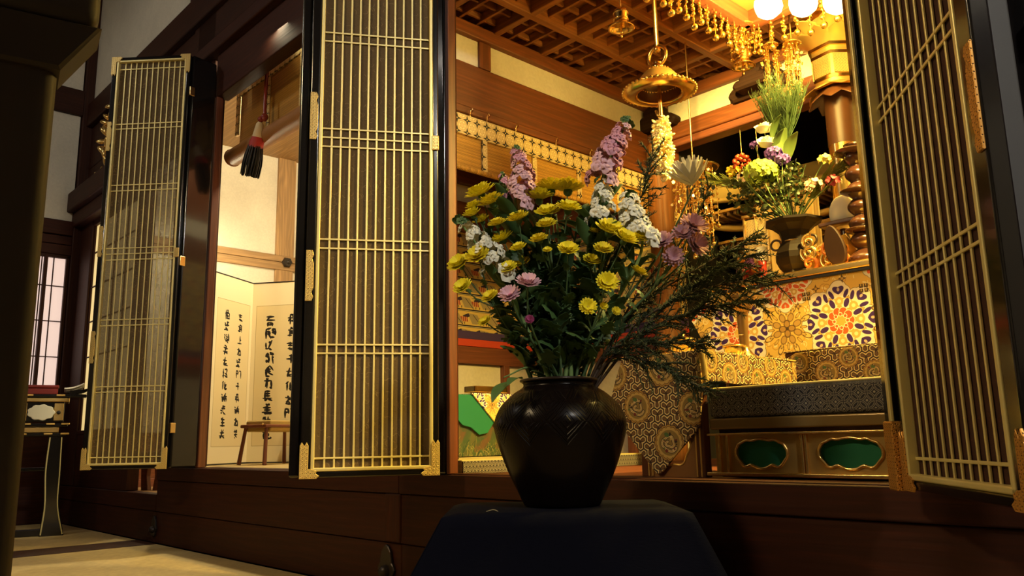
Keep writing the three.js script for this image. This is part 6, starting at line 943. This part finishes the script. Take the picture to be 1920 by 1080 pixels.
  for (const [lab, p, d] of [['upper white rose-like bloom below the pine spray', [0.789, 1.905, -1.11], [0.2, 0.95, 0.35]], ['lower white rose-like bloom above the purple statice', [0.800, 1.835, -1.10], [0.35, 0.8, 0.5]]]) { const f = thing('white_lisianthus', lab, 'flower'); part('stem', taper([AM, [0.81, 1.72, -1.13], p], 0.003, 0.0025, 8, 6), stemM, f); orient(part('bloom', rose, std([0.85, 0.82, 0.62], 0.6), f), p, norm3(d), 1, 0.043); const m = part('leaf', longLeaf, std([0.08, 0.13, 0.03], 0.55), f); m.position.set(p[0] + 0.03, p[1] - 0.05, p[2]); m.lookAt(p[0] + 0.14, p[1] + 0.06, p[2] + 0.05); m.scale.setScalar(0.12); }
  const cluster = (name, lab, p, R0, n, s, mat, geo, seed, squash = 0.7) => { const f = thing(name, lab, 'flower'), g3 = rng(seed); part('stem', taper([AM, [lerp(AM[0], p[0], 0.6), lerp(AM[1], p[1], 0.6), p[2]], p], 0.003, 0.002, 8, 6), stemM, f); for (let i = 0; i < n; i++) { const y = 1 - 1.5 * (i + 0.5) / n, a = i * 2.4, q = Math.sqrt(Math.max(0, 1 - y * y)), d = [Math.cos(a) * q, y, Math.sin(a) * q]; const m = part('floret', geo, mat, f); orient(m, [p[0] + d[0] * R0, p[1] + d[1] * R0 * squash, p[2] + d[2] * R0], d, g3() * 6, s * (0.8 + 0.4 * g3())); } return f; };
  const four = (() => { const L = []; for (let k = 0; k < 4; k++) { const q = petalGeo(1, 1.0, 0.1, 0.1, 3); q.rotateY(k * 1.571); L.push(q); } return join(L); })();
  cluster('hydrangea', 'yellow-green hydrangea head at the centre of the altar arrangement', [0.785, 1.715, -1.06], 0.07, 60, 0.018, std([0.42, 0.54, 0.07], 0.6), four, 71);
  const ball8 = new THREE.SphereGeometry(1, 8, 6);
  cluster('statice', 'purple statice cluster beside the lower white bloom', [0.838, 1.79, -1.08], 0.035, 26, 0.012, std([0.13, 0.05, 0.32], 0.6), four, 72); cluster('statice', 'purple statice cluster lower right of the white blooms', [0.875, 1.752, -1.08], 0.03, 22, 0.012, std([0.13, 0.05, 0.32], 0.6), four, 73); cluster('statice', 'small purple statice tuft left of the white blooms', [0.742, 1.86, -1.1], 0.02, 14, 0.01, std([0.13, 0.05, 0.32], 0.6), four, 74);
  cluster('berry_sprig', 'sprig of orange-red berries left of the hydrangea', [0.685, 1.785, -1.08], 0.035, 26, 0.0085, std([0.5, 0.06, 0.015], 0.4), ball8, 75, 1.2);
  cluster('yellow_flower', 'small bright yellow flowers left of the red berries', [0.635, 1.765, -1.09], 0.03, 14, 0.014, std([0.75, 0.55, 0.03], 0.6), four, 76); cluster('yellow_flower', 'pale yellow flower tuft among the right fern sprays', [1.04, 1.715, -1.12], 0.025, 12, 0.014, std([0.7, 0.62, 0.15], 0.6), four, 77);
  cluster('pink_flower', 'small pale pink flowers right of the dark foliage', [0.99, 1.615, -1.11], 0.035, 14, 0.016, std([0.7, 0.42, 0.3], 0.6), four, 78); cluster('pink_flower', 'small deep pink flowers under the right fern spray', [1.065, 1.62, -1.12], 0.025, 10, 0.015, std([0.6, 0.1, 0.12], 0.6), four, 79); cluster('pink_flower', 'small cream pink flowers left of the hydrangea', [0.70, 1.715, -1.06], 0.03, 10, 0.012, std([0.75, 0.5, 0.35], 0.6), four, 80);
  const lf = thing('broad_leaves', 'pair of broad green leaves beside the white blooms', 'foliage'); part('stem', taper([AM, [0.86, 1.7, -1.13], [0.89, 1.8, -1.12]], 0.003, 0.002, 8, 6), stemM, lf); for (const [a, b, s] of [[[0.87, 1.75, -1.12], [0.905, 1.88, -1.11], 0.15], [[0.89, 1.74, -1.1], [0.94, 1.80, -1.08], 0.13]]) { const m = part('leaf', longLeaf, std([0.09, 0.14, 0.03], 0.5), lf); m.position.set(...a); m.lookAt(...b); m.scale.set(s * 1.6, s, s); }
}

scene.traverse((o) => { if (o.isMesh) { o.castShadow = true; o.receiveShadow = true; } });
renderer.render(scene, camera);
